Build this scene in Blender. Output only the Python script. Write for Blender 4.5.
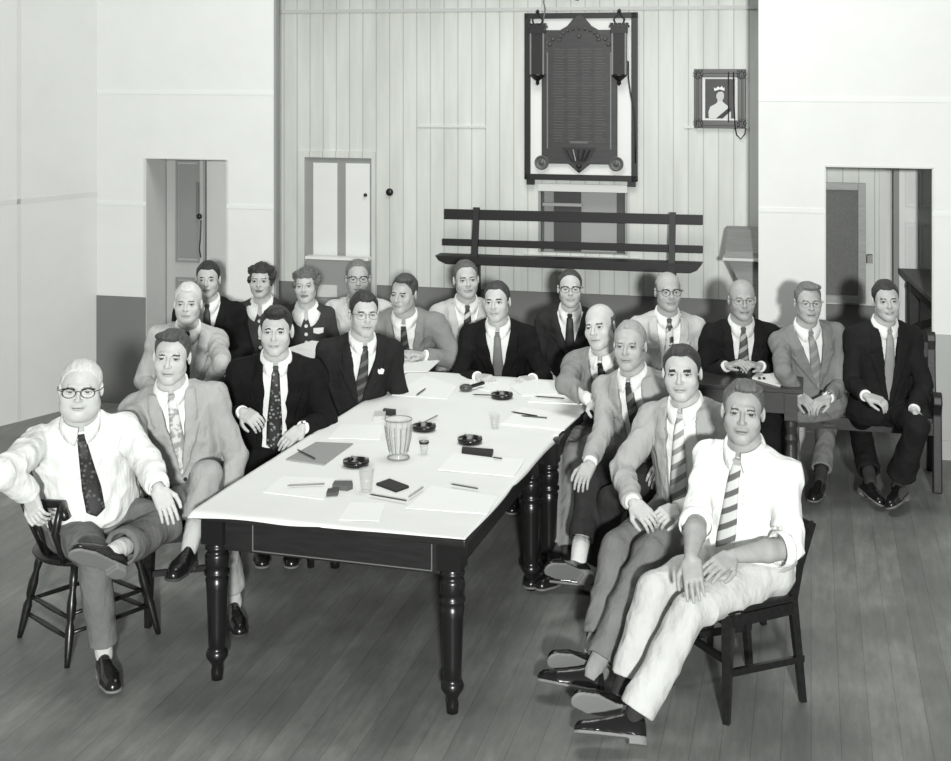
import bpy, bmesh, math, random
import numpy as np
from math import sin, cos, pi, radians, sqrt
from mathutils import Vector, Matrix

# ---------------------------------------------------------------- camera, world, lights, exposure
FPX, HZ, HC = 1345.0, 62.0, 2.69          # focal length in pixels, horizon row, camera height
scene = bpy.context.scene
for o in list(bpy.data.objects): bpy.data.objects.remove(o)
cam_d = bpy.data.cameras.new('camera'); cam = bpy.data.objects.new('camera', cam_d)
scene.collection.objects.link(cam); scene.camera = cam
cam.location = (0, 0, HC); cam.rotation_euler = (pi/2, 0, 0)
cam_d.sensor_width = 36.0; cam_d.sensor_fit = 'HORIZONTAL'
cam_d.lens = FPX/951.0*36.0; cam_d.shift_y = -(380.5-HZ)/951.0; cam_d.clip_end = 100

world = bpy.data.worlds.new('world'); scene.world = world; world.use_nodes = True
world.node_tree.nodes['Background'].inputs[0].default_value = (0.98, 1.0, 0.985, 1)
world.node_tree.nodes['Background'].inputs[1].default_value = 0.25

def area_light(name, loc, target, size, power):
    d = bpy.data.lights.new(name, 'AREA'); d.shape = 'DISK'; d.size = size; d.energy = power
    d.color = (0.99, 1.0, 0.985)
    o = bpy.data.objects.new(name, d); scene.collection.objects.link(o)
    o.location = loc
    o.rotation_euler = (Vector(target)-Vector(loc)).to_track_quat('-Z', 'Y').to_euler()
    return o
area_light('flash_lamp', (0.35, -4.2, 3.3), (0.2, 8.0, 1.5), 0.45, 1560)
area_light('overhead_fill', (0.2, 7.4, 5.2), (0.0, 8.6, 0.0), 2.6, 140)  # broad fill added overhead, stands for no visible fitting

scene.view_settings.view_transform = 'Standard'; scene.view_settings.look = 'None'
scene.view_settings.gamma = 1.0; scene.view_settings.use_curve_mapping = False
scene.view_settings.exposure = -0.14

# ---------------------------------------------------------------- geometry of the place
def PZ(px, py, Z):  return np.array([(px-475.5)/FPX*Z, Z, HC-(py-HZ)/FPX*Z])
def PH(px, py, h):
    Z = FPX*(HC-h)/(py-HZ); return PZ(px, py, Z)
YAW = radians(14.0)
RX = np.array([cos(YAW), -sin(YAW), 0]); RD = np.array([sin(YAW), cos(YAW), 0])   # room right / room depth
def W(r, d, z): return RX*r + RD*d + np.array([0, 0, z])
def pd(px, py, d):
    """point of the plane at room depth d seen in column px, row py -> (r, z)"""
    u = (px-475.5)/FPX; Z = d/(RD[0]*u+RD[1]); p = PZ(px, py, Z)
    return float(RX[0]*p[0]+RX[1]*p[1]), float(p[2])
def roomrd(p): return float(RX @ p), float(RD @ p)
D_FRONT, D_BACK = 9.605, 10.61

_rng = np.random.RandomState(5); _LAT = _rng.rand(32, 32, 32).astype(np.float32)*2-1
def noise3(P):
    I = np.floor(P).astype(np.int32); f = (P-I).astype(np.float32); f = f*f*(3-2*f)
    x0, y0, z0 = [I[..., k] & 31 for k in range(3)]; x1, y1, z1 = (x0+1) & 31, (y0+1) & 31, (z0+1) & 31
    fx, fy, fz = f[..., 0], f[..., 1], f[..., 2]; L = _LAT
    a = L[x0, y0, z0]*(1-fx)+L[x1, y0, z0]*fx; b = L[x0, y1, z0]*(1-fx)+L[x1, y1, z0]*fx
    c = L[x0, y0, z1]*(1-fx)+L[x1, y0, z1]*fx; d = L[x0, y1, z1]*(1-fx)+L[x1, y1, z1]*fx
    return (a*(1-fy)+b*fy)*(1-fz)+(c*(1-fy)+d*fy)*fz
def V3(*a): return np.array(a, dtype=np.float64)
def nrm(v): v = np.asarray(v, float); return v/max(1e-9, np.linalg.norm(v))
# ---------------------------------------------------------------- materials
def lin(v):
    v = v/255.0
    return v/12.92 if v <= .04045 else ((v+.055)/1.055)**2.4
def gray(v):
    l = lin(v); return (l*0.984, l*1.0, l*0.972, 1)
_M = {}
def mat(name, v=128, rough=.6, kind='plain', v2=None, spec=.5, coat=0):
    key = (name, v, rough, kind, v2)
    if key in _M: return _M[key]
    m = bpy.data.materials.new(name); m.use_nodes = True
    nt = m.node_tree; N = nt.nodes; L = nt.links; b = N['Principled BSDF']
    b.inputs['Roughness'].default_value = rough
    b.inputs['Base Color'].default_value = gray(v)
    b.inputs['Specular IOR Level'].default_value = spec
    if coat: b.inputs['Coat Weight'].default_value = coat
    tc = N.new('ShaderNodeTexCoord'); geo = tc.outputs['Object']
    def noise(scale, detail=4, rough_=.6, vec=geo):
        n = N.new('ShaderNodeTexNoise'); n.inputs['Scale'].default_value = scale
        n.inputs['Detail'].default_value = detail; n.inputs['Roughness'].default_value = rough_
        L.new(vec, n.inputs['Vector']); return n
    def ramp(fac, stops):
        r = N.new('ShaderNodeValToRGB')
        els = r.color_ramp.elements
        els[0].position, els[0].color = stops[0][0], gray(stops[0][1])
        els[1].position, els[1].color = stops[-1][0], gray(stops[-1][1])
        for p, c in stops[1:-1]:
            e = els.new(p); e.color = gray(c)
        L.new(fac, r.inputs[0]); return r
    def bump(h, strength, dist):
        bp = N.new('ShaderNodeBump'); bp.inputs['Strength'].default_value = strength
        bp.inputs['Distance'].default_value = dist; L.new(h, bp.inputs['Height'])
        L.new(bp.outputs[0], b.inputs['Normal']); return bp
    def mapping(scale=(1,1,1), rot=(0,0,0), vec=geo):
        mp = N.new('ShaderNodeMapping'); mp.inputs['Scale'].default_value = scale
        mp.inputs['Rotation'].default_value = rot; L.new(vec, mp.inputs[0]); return mp.outputs[0]
    if kind == 'cloth':
        n = noise(9, 5); r = ramp(n.outputs[0], [(.3, v-5), (.7, v+5)])
        L.new(r.outputs[0], b.inputs['Base Color'])
        n2 = noise(14, 3, .5, mapping((1, 1, .55)))
        bump(n2.outputs[0], .7, .03)
        b.inputs['Specular IOR Level'].default_value = .15
        b.inputs['Roughness'].default_value = .9
    elif kind == 'tweed':
        n = noise(220, 2); r = ramp(n.outputs[0], [(.35, v-14), (.65, v+14)])
        L.new(r.outputs[0], b.inputs['Base Color'])
        n2 = noise(14, 3, .5, mapping((1, 1, .55)))
        bump(n2.outputs[0], .7, .03)
        b.inputs['Specular IOR Level'].default_value = .12; b.inputs['Roughness'].default_value = .95
    elif kind == 'skin':
        n = noise(26, 4); r = ramp(n.outputs[0], [(.3, v-7), (.7, v+6)])
        L.new(r.outputs[0], b.inputs['Base Color'])
        n2 = noise(160, 2); bump(n2.outputs[0], .15, .002)
        b.inputs['Specular IOR Level'].default_value = .35
    elif kind == 'hair':
        n = noise(60, 4, .7, mapping((3, .5, 1))); r = ramp(n.outputs[0], [(.3, v-12), (.72, v+20)])
        L.new(r.outputs[0], b.inputs['Base Color']); bump(n.outputs[0], .6, .006)
    elif kind == 'wood':
        n = noise(7, 5, .6, mapping((1, 8, 8))); r = ramp(n.outputs[0], [(.3, v-6), (.7, v+9)])
        L.new(r.outputs[0], b.inputs['Base Color']); bump(n.outputs[0], .1, .004)
    elif kind == 'stripe':         # tie stripes laid on the ribbon's own UV
        uv = N.new('ShaderNodeUVMap'); uv.uv_map = 'UVMap'
        mp = mapping((1, 1, 1), (0, 0, radians(-35)), uv.outputs[0])
        sx = N.new('ShaderNodeSeparateXYZ'); L.new(mp, sx.inputs[0])
        mu = N.new('ShaderNodeMath'); mu.operation = 'MULTIPLY'; mu.inputs[1].default_value = 17
        L.new(sx.outputs[1], mu.inputs[0])
        fr = N.new('ShaderNodeMath'); fr.operation = 'FRACT'; L.new(mu.outputs[0], fr.inputs[0])
        r = ramp(fr.outputs[0], [(.0, v), (.55, v), (.6, v2), (.95, v2), (1, v)])
        L.new(r.outputs[0], b.inputs['Base Color'])
    elif kind == 'figured':
        n = N.new('ShaderNodeTexVoronoi'); n.inputs['Scale'].default_value = 48; L.new(geo, n.inputs[0])
        r = ramp(n.outputs[0], [(.25, v2), (.4, v)]); L.new(r.outputs[0], b.inputs['Base Color'])
    elif kind == 'blotch':
        n = noise(24, 2); r = ramp(n.outputs[0], [(.44, v), (.54, v2)]); L.new(r.outputs[0], b.inputs['Base Color'])
    elif kind == 'paint':
        n = noise(.9, 5, .6); n2 = noise(5, 6, .65)
        mx = N.new('ShaderNodeMix'); mx.inputs[0].default_value = .45
        L.new(n.outputs[0], mx.inputs[2]); L.new(n2.outputs[0], mx.inputs[3])
        r = ramp(mx.outputs[0], [(.3, v-4), (.7, v+4)]); L.new(r.outputs[0], b.inputs['Base Color'])
        bump(n2.outputs[0], .08, .01)
    elif kind == 'boards':         # vertical tongue-and-groove lining, pitch v2 metres along local X
        sx = N.new('ShaderNodeSeparateXYZ'); L.new(geo, sx.inputs[0])
        mu = N.new('ShaderNodeMath'); mu.operation = 'DIVIDE'; mu.inputs[1].default_value = v2
        L.new(sx.outputs[0], mu.inputs[0])
        fr = N.new('ShaderNodeMath'); fr.operation = 'FRACT'; L.new(mu.outputs[0], fr.inputs[0])
        r = ramp(fr.outputs[0], [(0, v-38), (.04, v-34), (.075, v), (.95, v+2), (1, v-18)])
        n = noise(2.2, 5, .6, mapping((3, 1, .4))); rr = ramp(n.outputs[0], [(.3, 232), (.7, 255)])
        mx = N.new('ShaderNodeMix'); mx.data_type = 'RGBA'; mx.blend_type = 'MULTIPLY'; mx.inputs[0].default_value = 1
        L.new(r.outputs[0], mx.inputs[6]); L.new(rr.outputs[0], mx.inputs[7])
        L.new(mx.outputs[2], b.inputs['Base Color'])
    elif kind == 'floor':
        # boards run along local Y, 0.13 m wide, worn and scuffed
        sx = N.new('ShaderNodeSeparateXYZ'); L.new(geo, sx.inputs[0])
        mu = N.new('ShaderNodeMath'); mu.operation = 'DIVIDE'; mu.inputs[1].default_value = .115
        L.new(sx.outputs[0], mu.inputs[0])
        fr = N.new('ShaderNodeMath'); fr.operation = 'FRACT'; L.new(mu.outputs[0], fr.inputs[0])
        fl = N.new('ShaderNodeMath'); fl.operation = 'FLOOR'; L.new(mu.outputs[0], fl.inputs[0])
        wn = N.new('ShaderNodeTexWhiteNoise'); wn.noise_dimensions = '1D'; L.new(fl.outputs[0], wn.inputs[1])
        gap = ramp(fr.outputs[0], [(0, 200), (.02, 214), (.035, 255), (1, 255)])
        n1 = noise(2.0, 8, .7, mapping((3.2, .8, 1))); n2 = noise(1.3, 6, .6)
        n3 = noise(30, 6, .7, mapping((1, .12, 1)))
        mx = N.new('ShaderNodeMix'); mx.inputs[0].default_value = .5
        L.new(n1.outputs[0], mx.inputs[2]); L.new(n2.outputs[0], mx.inputs[3])
        mx1 = N.new('ShaderNodeMix'); mx1.inputs[0].default_value = .22
        L.new(mx.outputs[0], mx1.inputs[2]); L.new(n3.outputs[0], mx1.inputs[3])
        mx2 = N.new('ShaderNodeMix'); mx2.inputs[0].default_value = .05
        L.new(mx1.outputs[0], mx2.inputs[2]); L.new(wn.outputs[0], mx2.inputs[3])
        r = ramp(mx2.outputs[0], [(.36, v-22), (.5, v), (.64, v+30)])
        mm = N.new('ShaderNodeMix'); mm.data_type = 'RGBA'; mm.blend_type = 'MULTIPLY'; mm.inputs[0].default_value = 1
        L.new(r.outputs[0], mm.inputs[6]); L.new(gap.outputs[0], mm.inputs[7])
        L.new(mm.outputs[2], b.inputs['Base Color'])
        rr = N.new('ShaderNodeMapRange'); rr.inputs[3].default_value = rough-.14; rr.inputs[4].default_value = rough+.14
        L.new(n2.outputs[0], rr.inputs[0]); L.new(rr.outputs[0], b.inputs['Roughness'])
        bump(fr.outputs[0], .03, .01)
    elif kind == 'paper':
        n = noise(5, 3); bump(n.outputs[0], .25, .01)
    elif kind == 'print':          # rows of faint type
        n = noise(60, 2, .5, mapping((1, 6, 6))); r = ramp(n.outputs[0], [(.45, v), (.62, v2)])
        L.new(r.outputs[0], b.inputs['Base Color'])
    elif kind == 'glass':
        b.inputs['Alpha'].default_value = .26; b.inputs['Roughness'].default_value = .08; b.inputs['Base Color'].default_value = gray(v)
    elif kind == 'lens':
        b.inputs['Alpha'].default_value = .045; b.inputs['Roughness'].default_value = .05; b.inputs['Base Color'].default_value = gray(v)
    elif kind == 'metal':
        b.inputs['Metallic'].default_value = 1
    _M[key] = m
    return m

# ---------------------------------------------------------------- object helpers
COL = scene.collection
def finish(o, label=None, cat=None, group=None, kind=None):
    if label: o['label'] = label
    if cat: o['category'] = cat
    if group: o['group'] = group
    if kind: o['kind'] = kind
    return o
def empty(name, loc, label=None, cat=None, group=None, rz=0):
    o = bpy.data.objects.new(name, None); COL.objects.link(o); o.location = loc; o.rotation_euler = (0, 0, rz)
    o.empty_display_size = .1
    return finish(o, label, cat, group)
def mesh_obj(name, verts, faces, m, parent=None, smooth=True, base=None):
    me = bpy.data.meshes.new(name)
    verts = np.asarray(verts, dtype=np.float32)
    if base is not None: verts = verts-np.asarray(base, dtype=np.float32)
    if isinstance(faces, np.ndarray) and len(faces):
        me.vertices.add(len(verts)); me.vertices.foreach_set('co', verts.ravel())
        n = faces.shape[1]; me.loops.add(faces.size); me.polygons.add(len(faces))
        me.loops.foreach_set('vertex_index', faces.astype(np.int32).ravel())
        me.polygons.foreach_set('loop_start', np.arange(0, faces.size, n, dtype=np.int32))
        me.update(calc_edges=True)
    else:
        me.from_pydata([tuple(v) for v in verts.tolist()], [], faces); me.update()
    if smooth: me.polygons.foreach_set('use_smooth', [True]*len(me.polygons))
    for x in (m if isinstance(m, (list, tuple)) else [m]): me.materials.append(x)
    o = bpy.data.objects.new(name, me); COL.objects.link(o)
    if parent is not None: o.parent = parent
    return o
class B:
    """small mesh collector: boxes, prisms, lathes and tubes that make up ONE part"""
    def __init__(s): s.bm = bmesh.new()
    def box(s, c, size, M=None, bevel=0, rot=None):
        r = bmesh.ops.create_cube(s.bm, size=1)
        vs = r['verts']
        T = Matrix.Translation(Vector(c)) @ (rot if rot else Matrix()) @ Matrix.Diagonal((size[0], size[1], size[2], 1))
        bmesh.ops.transform(s.bm, matrix=T, verts=vs)
        if bevel:
            es = list({e for v in vs for e in v.link_edges})
            rr = bmesh.ops.bevel(s.bm, geom=es, offset=bevel, segments=2, affect='EDGES', profile=.6)
        if M: bmesh.ops.transform(s.bm, matrix=M, verts=vs if not bevel else list({v for f in rr['faces'] for v in f.verts}|{v for v in vs if v.is_valid}))
        return s
    def beam(s, a, b, w0, d0, w1=None, d1=None, up=(0, 0, 1), side=None):
        """rectangular bar from a to b (tapering)"""
        a, b = Vector(a), Vector(b); t = (b-a).normalized()
        u = Vector(side) if side is not None else t.cross(Vector(up))
        if u.length < 1e-4: u = Vector((1, 0, 0))
        u = (u-t*u.dot(t)).normalized(); v = t.cross(u)
        w1 = w0 if w1 is None else w1; d1 = d0 if d1 is None else d1
        vs = []
        for p, w, d in ((a, w0, d0), (b, w1, d1)):
            for i, j in ((-1, -1), (1, -1), (1, 1), (-1, 1)):
                vs.append(s.bm.verts.new(p+u*(i*w/2)+v*(j*d/2)))
        for f in ((0, 1, 2, 3), (7, 6, 5, 4), (0, 4, 5, 1), (1, 5, 6, 2), (2, 6, 7, 3), (3, 7, 4, 0)):
            s.bm.faces.new([vs[i] for i in f])
        return s
    def lathe(s, prof, a=(0, 0, 0), b=None, seg=20, cap=True):
        """prof: (radius, distance along a->b)"""
        a = Vector(a); ax = Vector((0, 0, 1)) if b is None else (Vector(b)-a).normalized()
        q = ax.to_track_quat('Z', 'Y'); rings = []
        for r, h in prof:
            rings.append([s.bm.verts.new(a+q @ Vector((r*cos(2*pi*i/seg), r*sin(2*pi*i/seg), h))) for i in range(seg)])
        for r0, r1 in zip(rings, rings[1:]):
            for i in range(seg): s.bm.faces.new((r0[i], r0[(i+1) % seg], r1[(i+1) % seg], r1[i]))
        if cap:
            s.bm.faces.new(rings[0][::-1]); s.bm.faces.new(rings[-1])
        return s
    def tube(s, pts, r, seg=8, closed=False):
        pts = [Vector(p) for p in pts]; n = len(pts); rings = []; prev = None
        for i, p in enumerate(pts):
            if closed: t = pts[(i+1) % n]-pts[i-1]
            else: t = pts[min(i+1, n-1)]-pts[max(i-1, 0)]
            t.normalize()
            if prev is None:
                prev = t.cross(Vector((0, 0, 1)))
                if prev.length < .1: prev = t.cross(Vector((1, 0, 0)))
            u = (prev-t*prev.dot(t)).normalized(); v = t.cross(u); prev = u
            rr = r[i] if isinstance(r, (list, tuple)) else r
            rings.append([s.bm.verts.new(p+u*(rr*cos(2*pi*k/seg))+v*(rr*sin(2*pi*k/seg))) for k in range(seg)])
        m = n if closed else n-1
        for i in range(m):
            r0, r1 = rings[i], rings[(i+1) % n]
            for k in range(seg): s.bm.faces.new((r0[k], r0[(k+1) % seg], r1[(k+1) % seg], r1[k]))
        if not closed:
            s.bm.faces.new(rings[0][::-1]); s.bm.faces.new(rings[-1])
        return s
    def prism(s, pts, vec):
        """planar polygon extruded along vec"""
        vec = Vector(vec); a = [s.bm.verts.new(Vector(p)) for p in pts]; b = [s.bm.verts.new(Vector(p)+vec) for p in pts]
        n = len(a); s.bm.faces.new(a[::-1]); s.bm.faces.new(b)
        for i in range(n): s.bm.faces.new((a[i], a[(i+1) % n], b[(i+1) % n], b[i]))
        return s
    def build(s, name, m, parent=None, smooth=False, label=None, bevel=0, auto=None):
        bmesh.ops.recalc_face_normals(s.bm, faces=s.bm.faces)
        me = bpy.data.meshes.new(name); s.bm.to_mesh(me); s.bm.free()
        for x in (m if isinstance(m, (list, tuple)) else [m]): me.materials.append(x)
        if smooth: me.polygons.foreach_set('use_smooth', [True]*len(me.polygons))
        o = bpy.data.objects.new(name, me); COL.objects.link(o)
        if parent is not None: o.parent = parent
        if bevel:
            md = o.modifiers.new('bevel', 'BEVEL'); md.width = bevel; md.segments = 2; md.limit_method = 'ANGLE'
        if label: o['label'] = label
        return o
def copy_tree(o, parent=None):
    c = o.copy(); COL.objects.link(c); c.parent = parent
    for ch in list(o.children): copy_tree(ch, c)
    return c
# ---------------------------------------------------------------- the setting
RM = Matrix.Rotation(-YAW, 4, 'Z')
def struct(name, b, m, **kw):
    o = b.build(name, m, **kw); o.rotation_euler = (0, 0, -YAW); o['kind'] = 'structure'; return o
def slab(b, r0, r1, d0, d1, z0, z1): return b.box(((r0+r1)/2, (d0+d1)/2, (z0+z1)/2), (abs(r1-r0), abs(d1-d0), abs(z1-z0)))
m_white = mat('white_wall_paint', 222, .75, 'paint'); m_lwall = mat('partition_paint', 212, .7, 'paint')
m_dado = mat('grey_dado_paint', 116, .6, 'paint'); m_board = mat('painted_lining_boards', 217, .6, 'boards', .1165)
m_trim = mat('grey_trim_paint', 146, .55, 'paint'); m_pale = mat('pale_trim_paint', 206, .55, 'paint')
m_dark = mat('dark_stained_wood', 34, .32, 'wood'); m_black = mat('black_paint', 22, .4)
m_floor = mat('floorboards', 119, .5, 'floor')
fl = B(); slab(fl, -6.5, 5.5, .6, 13.6, -.1, 0); struct('floor', fl, m_floor)

rc, _ = pd(97, 300, D_FRONT)                       # the corner with the left wall
rdl0, zdl = pd(146, 158, D_FRONT); rdl1, _ = pd(227, 158, D_FRONT)
rol, _ = pd(274, 200, D_FRONT); ror, _ = pd(758.5, 200, D_FRONT)
rdr0, zdr = pd(825, 166, D_FRONT); rdr1, _ = pd(933, 168, D_FRONT)
TH = .05; TOP = 4.3
def front_piece(name, r0, r1, z0, z1, dado=None):
    b = B(); slab(b, r0, r1, D_FRONT, D_FRONT+TH, z0, z1); o = struct(name, b, m_white); return o
ZD = .845
b = B()
for r0, r1 in ((rc-.5, rdl0), (rdl1, rol)): slab(b, r0, r1, D_FRONT, D_FRONT+TH, 0, TOP)
slab(b, rdl0, rdl1, D_FRONT, D_FRONT+TH, zdl, TOP)
struct('wall_front_left', b, m_white)
b = B()
for r0, r1 in ((ror, rdr0), (rdr1, rdr1+2.2)): slab(b, r0, r1, D_FRONT, D_FRONT+TH, 0, TOP)
slab(b, rdr0, rdr1, D_FRONT, D_FRONT+TH, zdr, TOP)
struct('wall_front_right', b, m_white)
b = B(); slab(b, rol, ror, D_FRONT, D_FRONT+TH, 3.75, TOP); struct('trim_1', b, m_white)      # lintel above the opening, out of view
# grey dado on the front walls
b = B()
for r0, r1 in ((rc-.3, rdl0), (rdl1, rol), ): slab(b, r0, r1, D_FRONT-.006, D_FRONT, 0, ZD)
struct('trim_2', b, m_dado)
b = B()
for r0, r1 in ((ror, rdr0), (rdr1, rdr1+2.2)): slab(b, r0, r1, D_FRONT-.006, D_FRONT, 0.13, ZD)
struct('trim_3', b, mat('right_dado_paint', 168, .6, 'paint'))
b = B()
for r0, r1 in ((ror, rdr0), (rdr1, rdr1+2.2)): slab(b, r0, r1, D_FRONT-.018, D_FRONT, 0, .13)
struct('baseboard_right', b, mat('right_dado_paint', 168, .6, 'paint'))
# faint batten lines across the sheeted walls
k = 0
for py in (92, 203):
    for r0, r1, zz in ((rc, rdl0, pd(120, py, D_FRONT)[1]), (rdl1, rol, pd(120, py, D_FRONT)[1]), (ror, rdr0, pd(790, py+7, D_FRONT)[1]), (rdr1, rdr1+2, pd(790, py+7, D_FRONT)[1])):
        if py == 92 and r0 == rdl1: continue
        if py == 92: r1 = rol if r0 == rc else rdr1+2
        if py == 92 and r0 == rdr1: continue
        b = B(); slab(b, r0, r1, D_FRONT-.004, D_FRONT, zz-.016, zz+.016)
        struct('trim_%d' % (4+k), b, mat('white_batten_paint', 226, .75, 'paint')); k += 1
# grey inner edge of the opening
b = B(); slab(b, rol, rol+.02, D_FRONT-.004, D_FRONT+TH, 0, TOP); struct('trim_20', b, m_trim)
# back wall: serving hatch and a doorway are cut out of it
hr0, hz1 = pd(541, 190, D_BACK); hr1, hz0 = pd(625, 255, D_BACK)
br0, br1 = -6.2, 3.6
gr0, gz = pd(305, 157, D_BACK); gr1, _ = pd(372, 157, D_BACK)
b = B()
slab(b, br0, gr0, D_BACK, D_BACK+.05, ZD, TOP); slab(b, gr0, gr1, D_BACK, D_BACK+.05, gz, TOP)
slab(b, gr1, hr0, D_BACK, D_BACK+.05, ZD, TOP); slab(b, hr0, hr1, D_BACK, D_BACK+.05, hz1, TOP)
slab(b, hr0, hr1, D_BACK, D_BACK+.05, ZD, hz0); slab(b, hr1, br1, D_BACK, D_BACK+.05, ZD, TOP)
struct('wall_back', b, m_board)
b = B(); slab(b, gr1+.04, br1, D_BACK-.014, D_BACK+.05, 0, ZD); slab(b, br0, gr0-.04, D_BACK, D_BACK+.05, 0, ZD); struct('wall_back_dado', b, m_dado)
zr = pd(560, 9, D_BACK)[1]
b = B(); slab(b, br0, br1, D_BACK-.02, D_BACK, zr-.014, zr+.014); struct('trim_21', b, mat('rail_paint', 196, .6, 'paint'))
for i, (x0, x1, py) in enumerate(((418, 486, 126), (684, 749, 127))):
    r0, zz = pd(x0, py, D_BACK); r1, _ = pd(x1, py, D_BACK)
    b = B(); slab(b, r0, r1, D_BACK-.014, D_BACK, zz-.008, zz+.008); struct('trim_%d' % (22+i), b, mat('ledge_paint', 208, .6, 'paint'))
# left partition wall, set at an angle
pc = W(rc, D_FRONT, 0); dirL = nrm(V3((1445-475.5)/FPX, 1, 0)); q = pc-dirL*6.5; nL = V3(-dirL[1], dirL[0], 0)
def lwall_piece(name, a, c, z0, z1, th, m, off=0):
    p0 = pc-dirL*a; p1 = pc-dirL*c; b = B()
    b.prism([V3(p0[0], p0[1], z0)-nL*off, V3(p1[0], p1[1], z0)-nL*off, V3(p1[0], p1[1], z1)-nL*off, V3(p0[0], p0[1], z1)-nL*off], nL*th)
    o = b.build(name, m); o['kind'] = 'structure'; return o
lwall_piece('wall_left', -.3, 6.5, 0, TOP, .1, m_lwall)
zz = PZ(97, 190, pc[1])[2]; lwall_piece('trim_30', 0, 6, zz-.05, zz-.012, .005, mat('partition_batten', 204, .7, 'paint'), .003)
zz2 = PZ(97, 197, pc[1])[2]
seam = PZ(19, 200, 1)
# seam at column 19: intersect sight line with the wall
A = np.array([[dirL[0], (19-475.5)/FPX], [dirL[1], 1.0]]); sol = np.linalg.solve(A, pc[:2]); ss = sol[0]
lwall_piece('trim_31', ss-.018, ss+.018, 0, TOP, .005, mat('partition_batten', 204, .7, 'paint'), .003)

# ---------------------------------------------------------------- doors
def door_obj(name, r0, r1, z0, z1, d, m, parts=()):
    b = B(); slab(b, r0, r1, d, d+.04, z0, z1); o = struct(name, b, m); return o
# left doorway: lining, a panelled door standing ajar, and a pale door behind it
ra0, _ = pd(167, 200, 9.93); ra1, _ = pd(203, 200, 9.93)
b = B(); slab(b, rdl0-.02, rdl0+.0, D_FRONT+TH, 9.99, 0, TOP); struct('wall_passage_left', b, mat('passage_paint', 205, .6, 'paint'))
b = B(); slab(b, rdl0-.02, rdl0+.004, D_FRONT-.003, D_FRONT+TH, 0, zdl); slab(b, rdl1-.004, rdl1+.012, D_FRONT-.003, D_FRONT+TH, 0, zdl); slab(b, rdl0, rdl1, D_FRONT-.003, D_FRONT+TH, zdl-.006, zdl+.004)
struct('trim_24', b, mat('jamb_paint', 205, .6, 'paint'))
m_door = mat('grey_door_paint', 178, .45, 'paint')
b = B(); slab(b, ra0, ra1, 9.93, 9.97, 0, zdl+.15); dl = struct('door_1', b, m_door); dl['label'] = 'tall grey panelled door seen through the left doorway'
def panels(par, r0, r1, d, zs, m, wid=.05):
    for z0, z1 in zs:
        b = B()
        for a in ((r0, r1, z0, z0+.018), (r0, r1, z1-.018, z1), (r0, r0+.014, z0+.018, z1-.018), (r1-.014, r1, z0+.018, z1-.018)): slab(b, a[0], a[1], d-.012, d, a[2], a[3])
        slab(b, r0+.02, r1-.02, d-.004, d, z0+.03, z1-.03)
        b.build('door_panel', m, par)
panels(dl, ra0+.08, ra1-.03, 9.93, ((pd(180, 262, 9.93)[1], pd(180, 160, 9.93)[1]), (.15, pd(180, 277, 9.93)[1])), mat('door_moulding_paint', 140, .45, 'paint'))
rb1, _ = pd(232, 200, 10.0)
b = B(); slab(b, ra1+.004, rb1, 9.99, 10.03, 0, zdl+.15); d2 = struct('door_2', b, mat('pale_door_paint', 206, .45, 'paint')); d2['label'] = 'pale grey door beside the panelled door in left doorway'
b = B(); slab(b, ra1-.055, ra1-.03, 9.915, 9.93, pd(198, 215, 9.93)[1], pd(198, 182, 9.93)[1]); b.build('door_plate', mat('dull_metal', 112, .5), dl)
b = B(); p = (ra1-.02, 9.895, pd(198, 216, 9.93)[1]); b.lathe([(.006, 0), (.010, .012), (.022, .02), (.022, .035), (.012, .045)], (p[0], 9.93, p[2]), (p[0], 9.88, p[2]), 14); b.build('door_handle', m_black, dl, smooth=True)
b = B(); b.tube([(ra1-.012, 9.92, p[2]-.03), (ra1-.014, 9.912, p[2]-.18), (ra1-.022, 9.91, p[2]-.26), (ra1-.010, 9.912, p[2]-.33)], .005); b.build('pull_cord', m_black, dl, smooth=True)
# door of the recess, two tall pale panels in a grey frame
b = B(); slab(b, gr0, gr1, D_BACK+.012, D_BACK+.05, 0, gz)
d3 = struct('door_3', b, m_trim); d3['label'] = 'grey framed door with two tall pale panels'
zp0 = pd(330, 256.5, D_BACK)[1]; zp1 = pd(330, 163, D_BACK)[1]
for x0, x1 in ((313, 337), (345.5, 369.5)):
    r0, _ = pd(x0, 200, D_BACK); r1, _ = pd(x1, 200, D_BACK)
    b = B(); slab(b, r0, r1, D_BACK+.006, D_BACK+.014, zp0, zp1); b.build('pale_panel', mat('pale_panel_paint', 226, .5, 'paint'), d3)
b = B()
for a in ((gr0-.055, gr0, 0, gz+.055), (gr1, gr1+.045, 0, gz+.055), (gr0, gr1, gz, gz+.055)): slab(b, a[0], a[1], D_BACK-.016, D_BACK+.04, a[2], a[3])
struct('trim_25', b, m_board)
pq = pd(368, 195, D_BACK); b = B(); b.lathe([(.010, 0), (.016, .02), (.012, .035)], (pq[0]-.02, D_BACK+.012, pq[1]), (pq[0]-.02, D_BACK-.1, pq[1]), 12); b.build('door_knob', m_black, d3, smooth=True)
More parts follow.
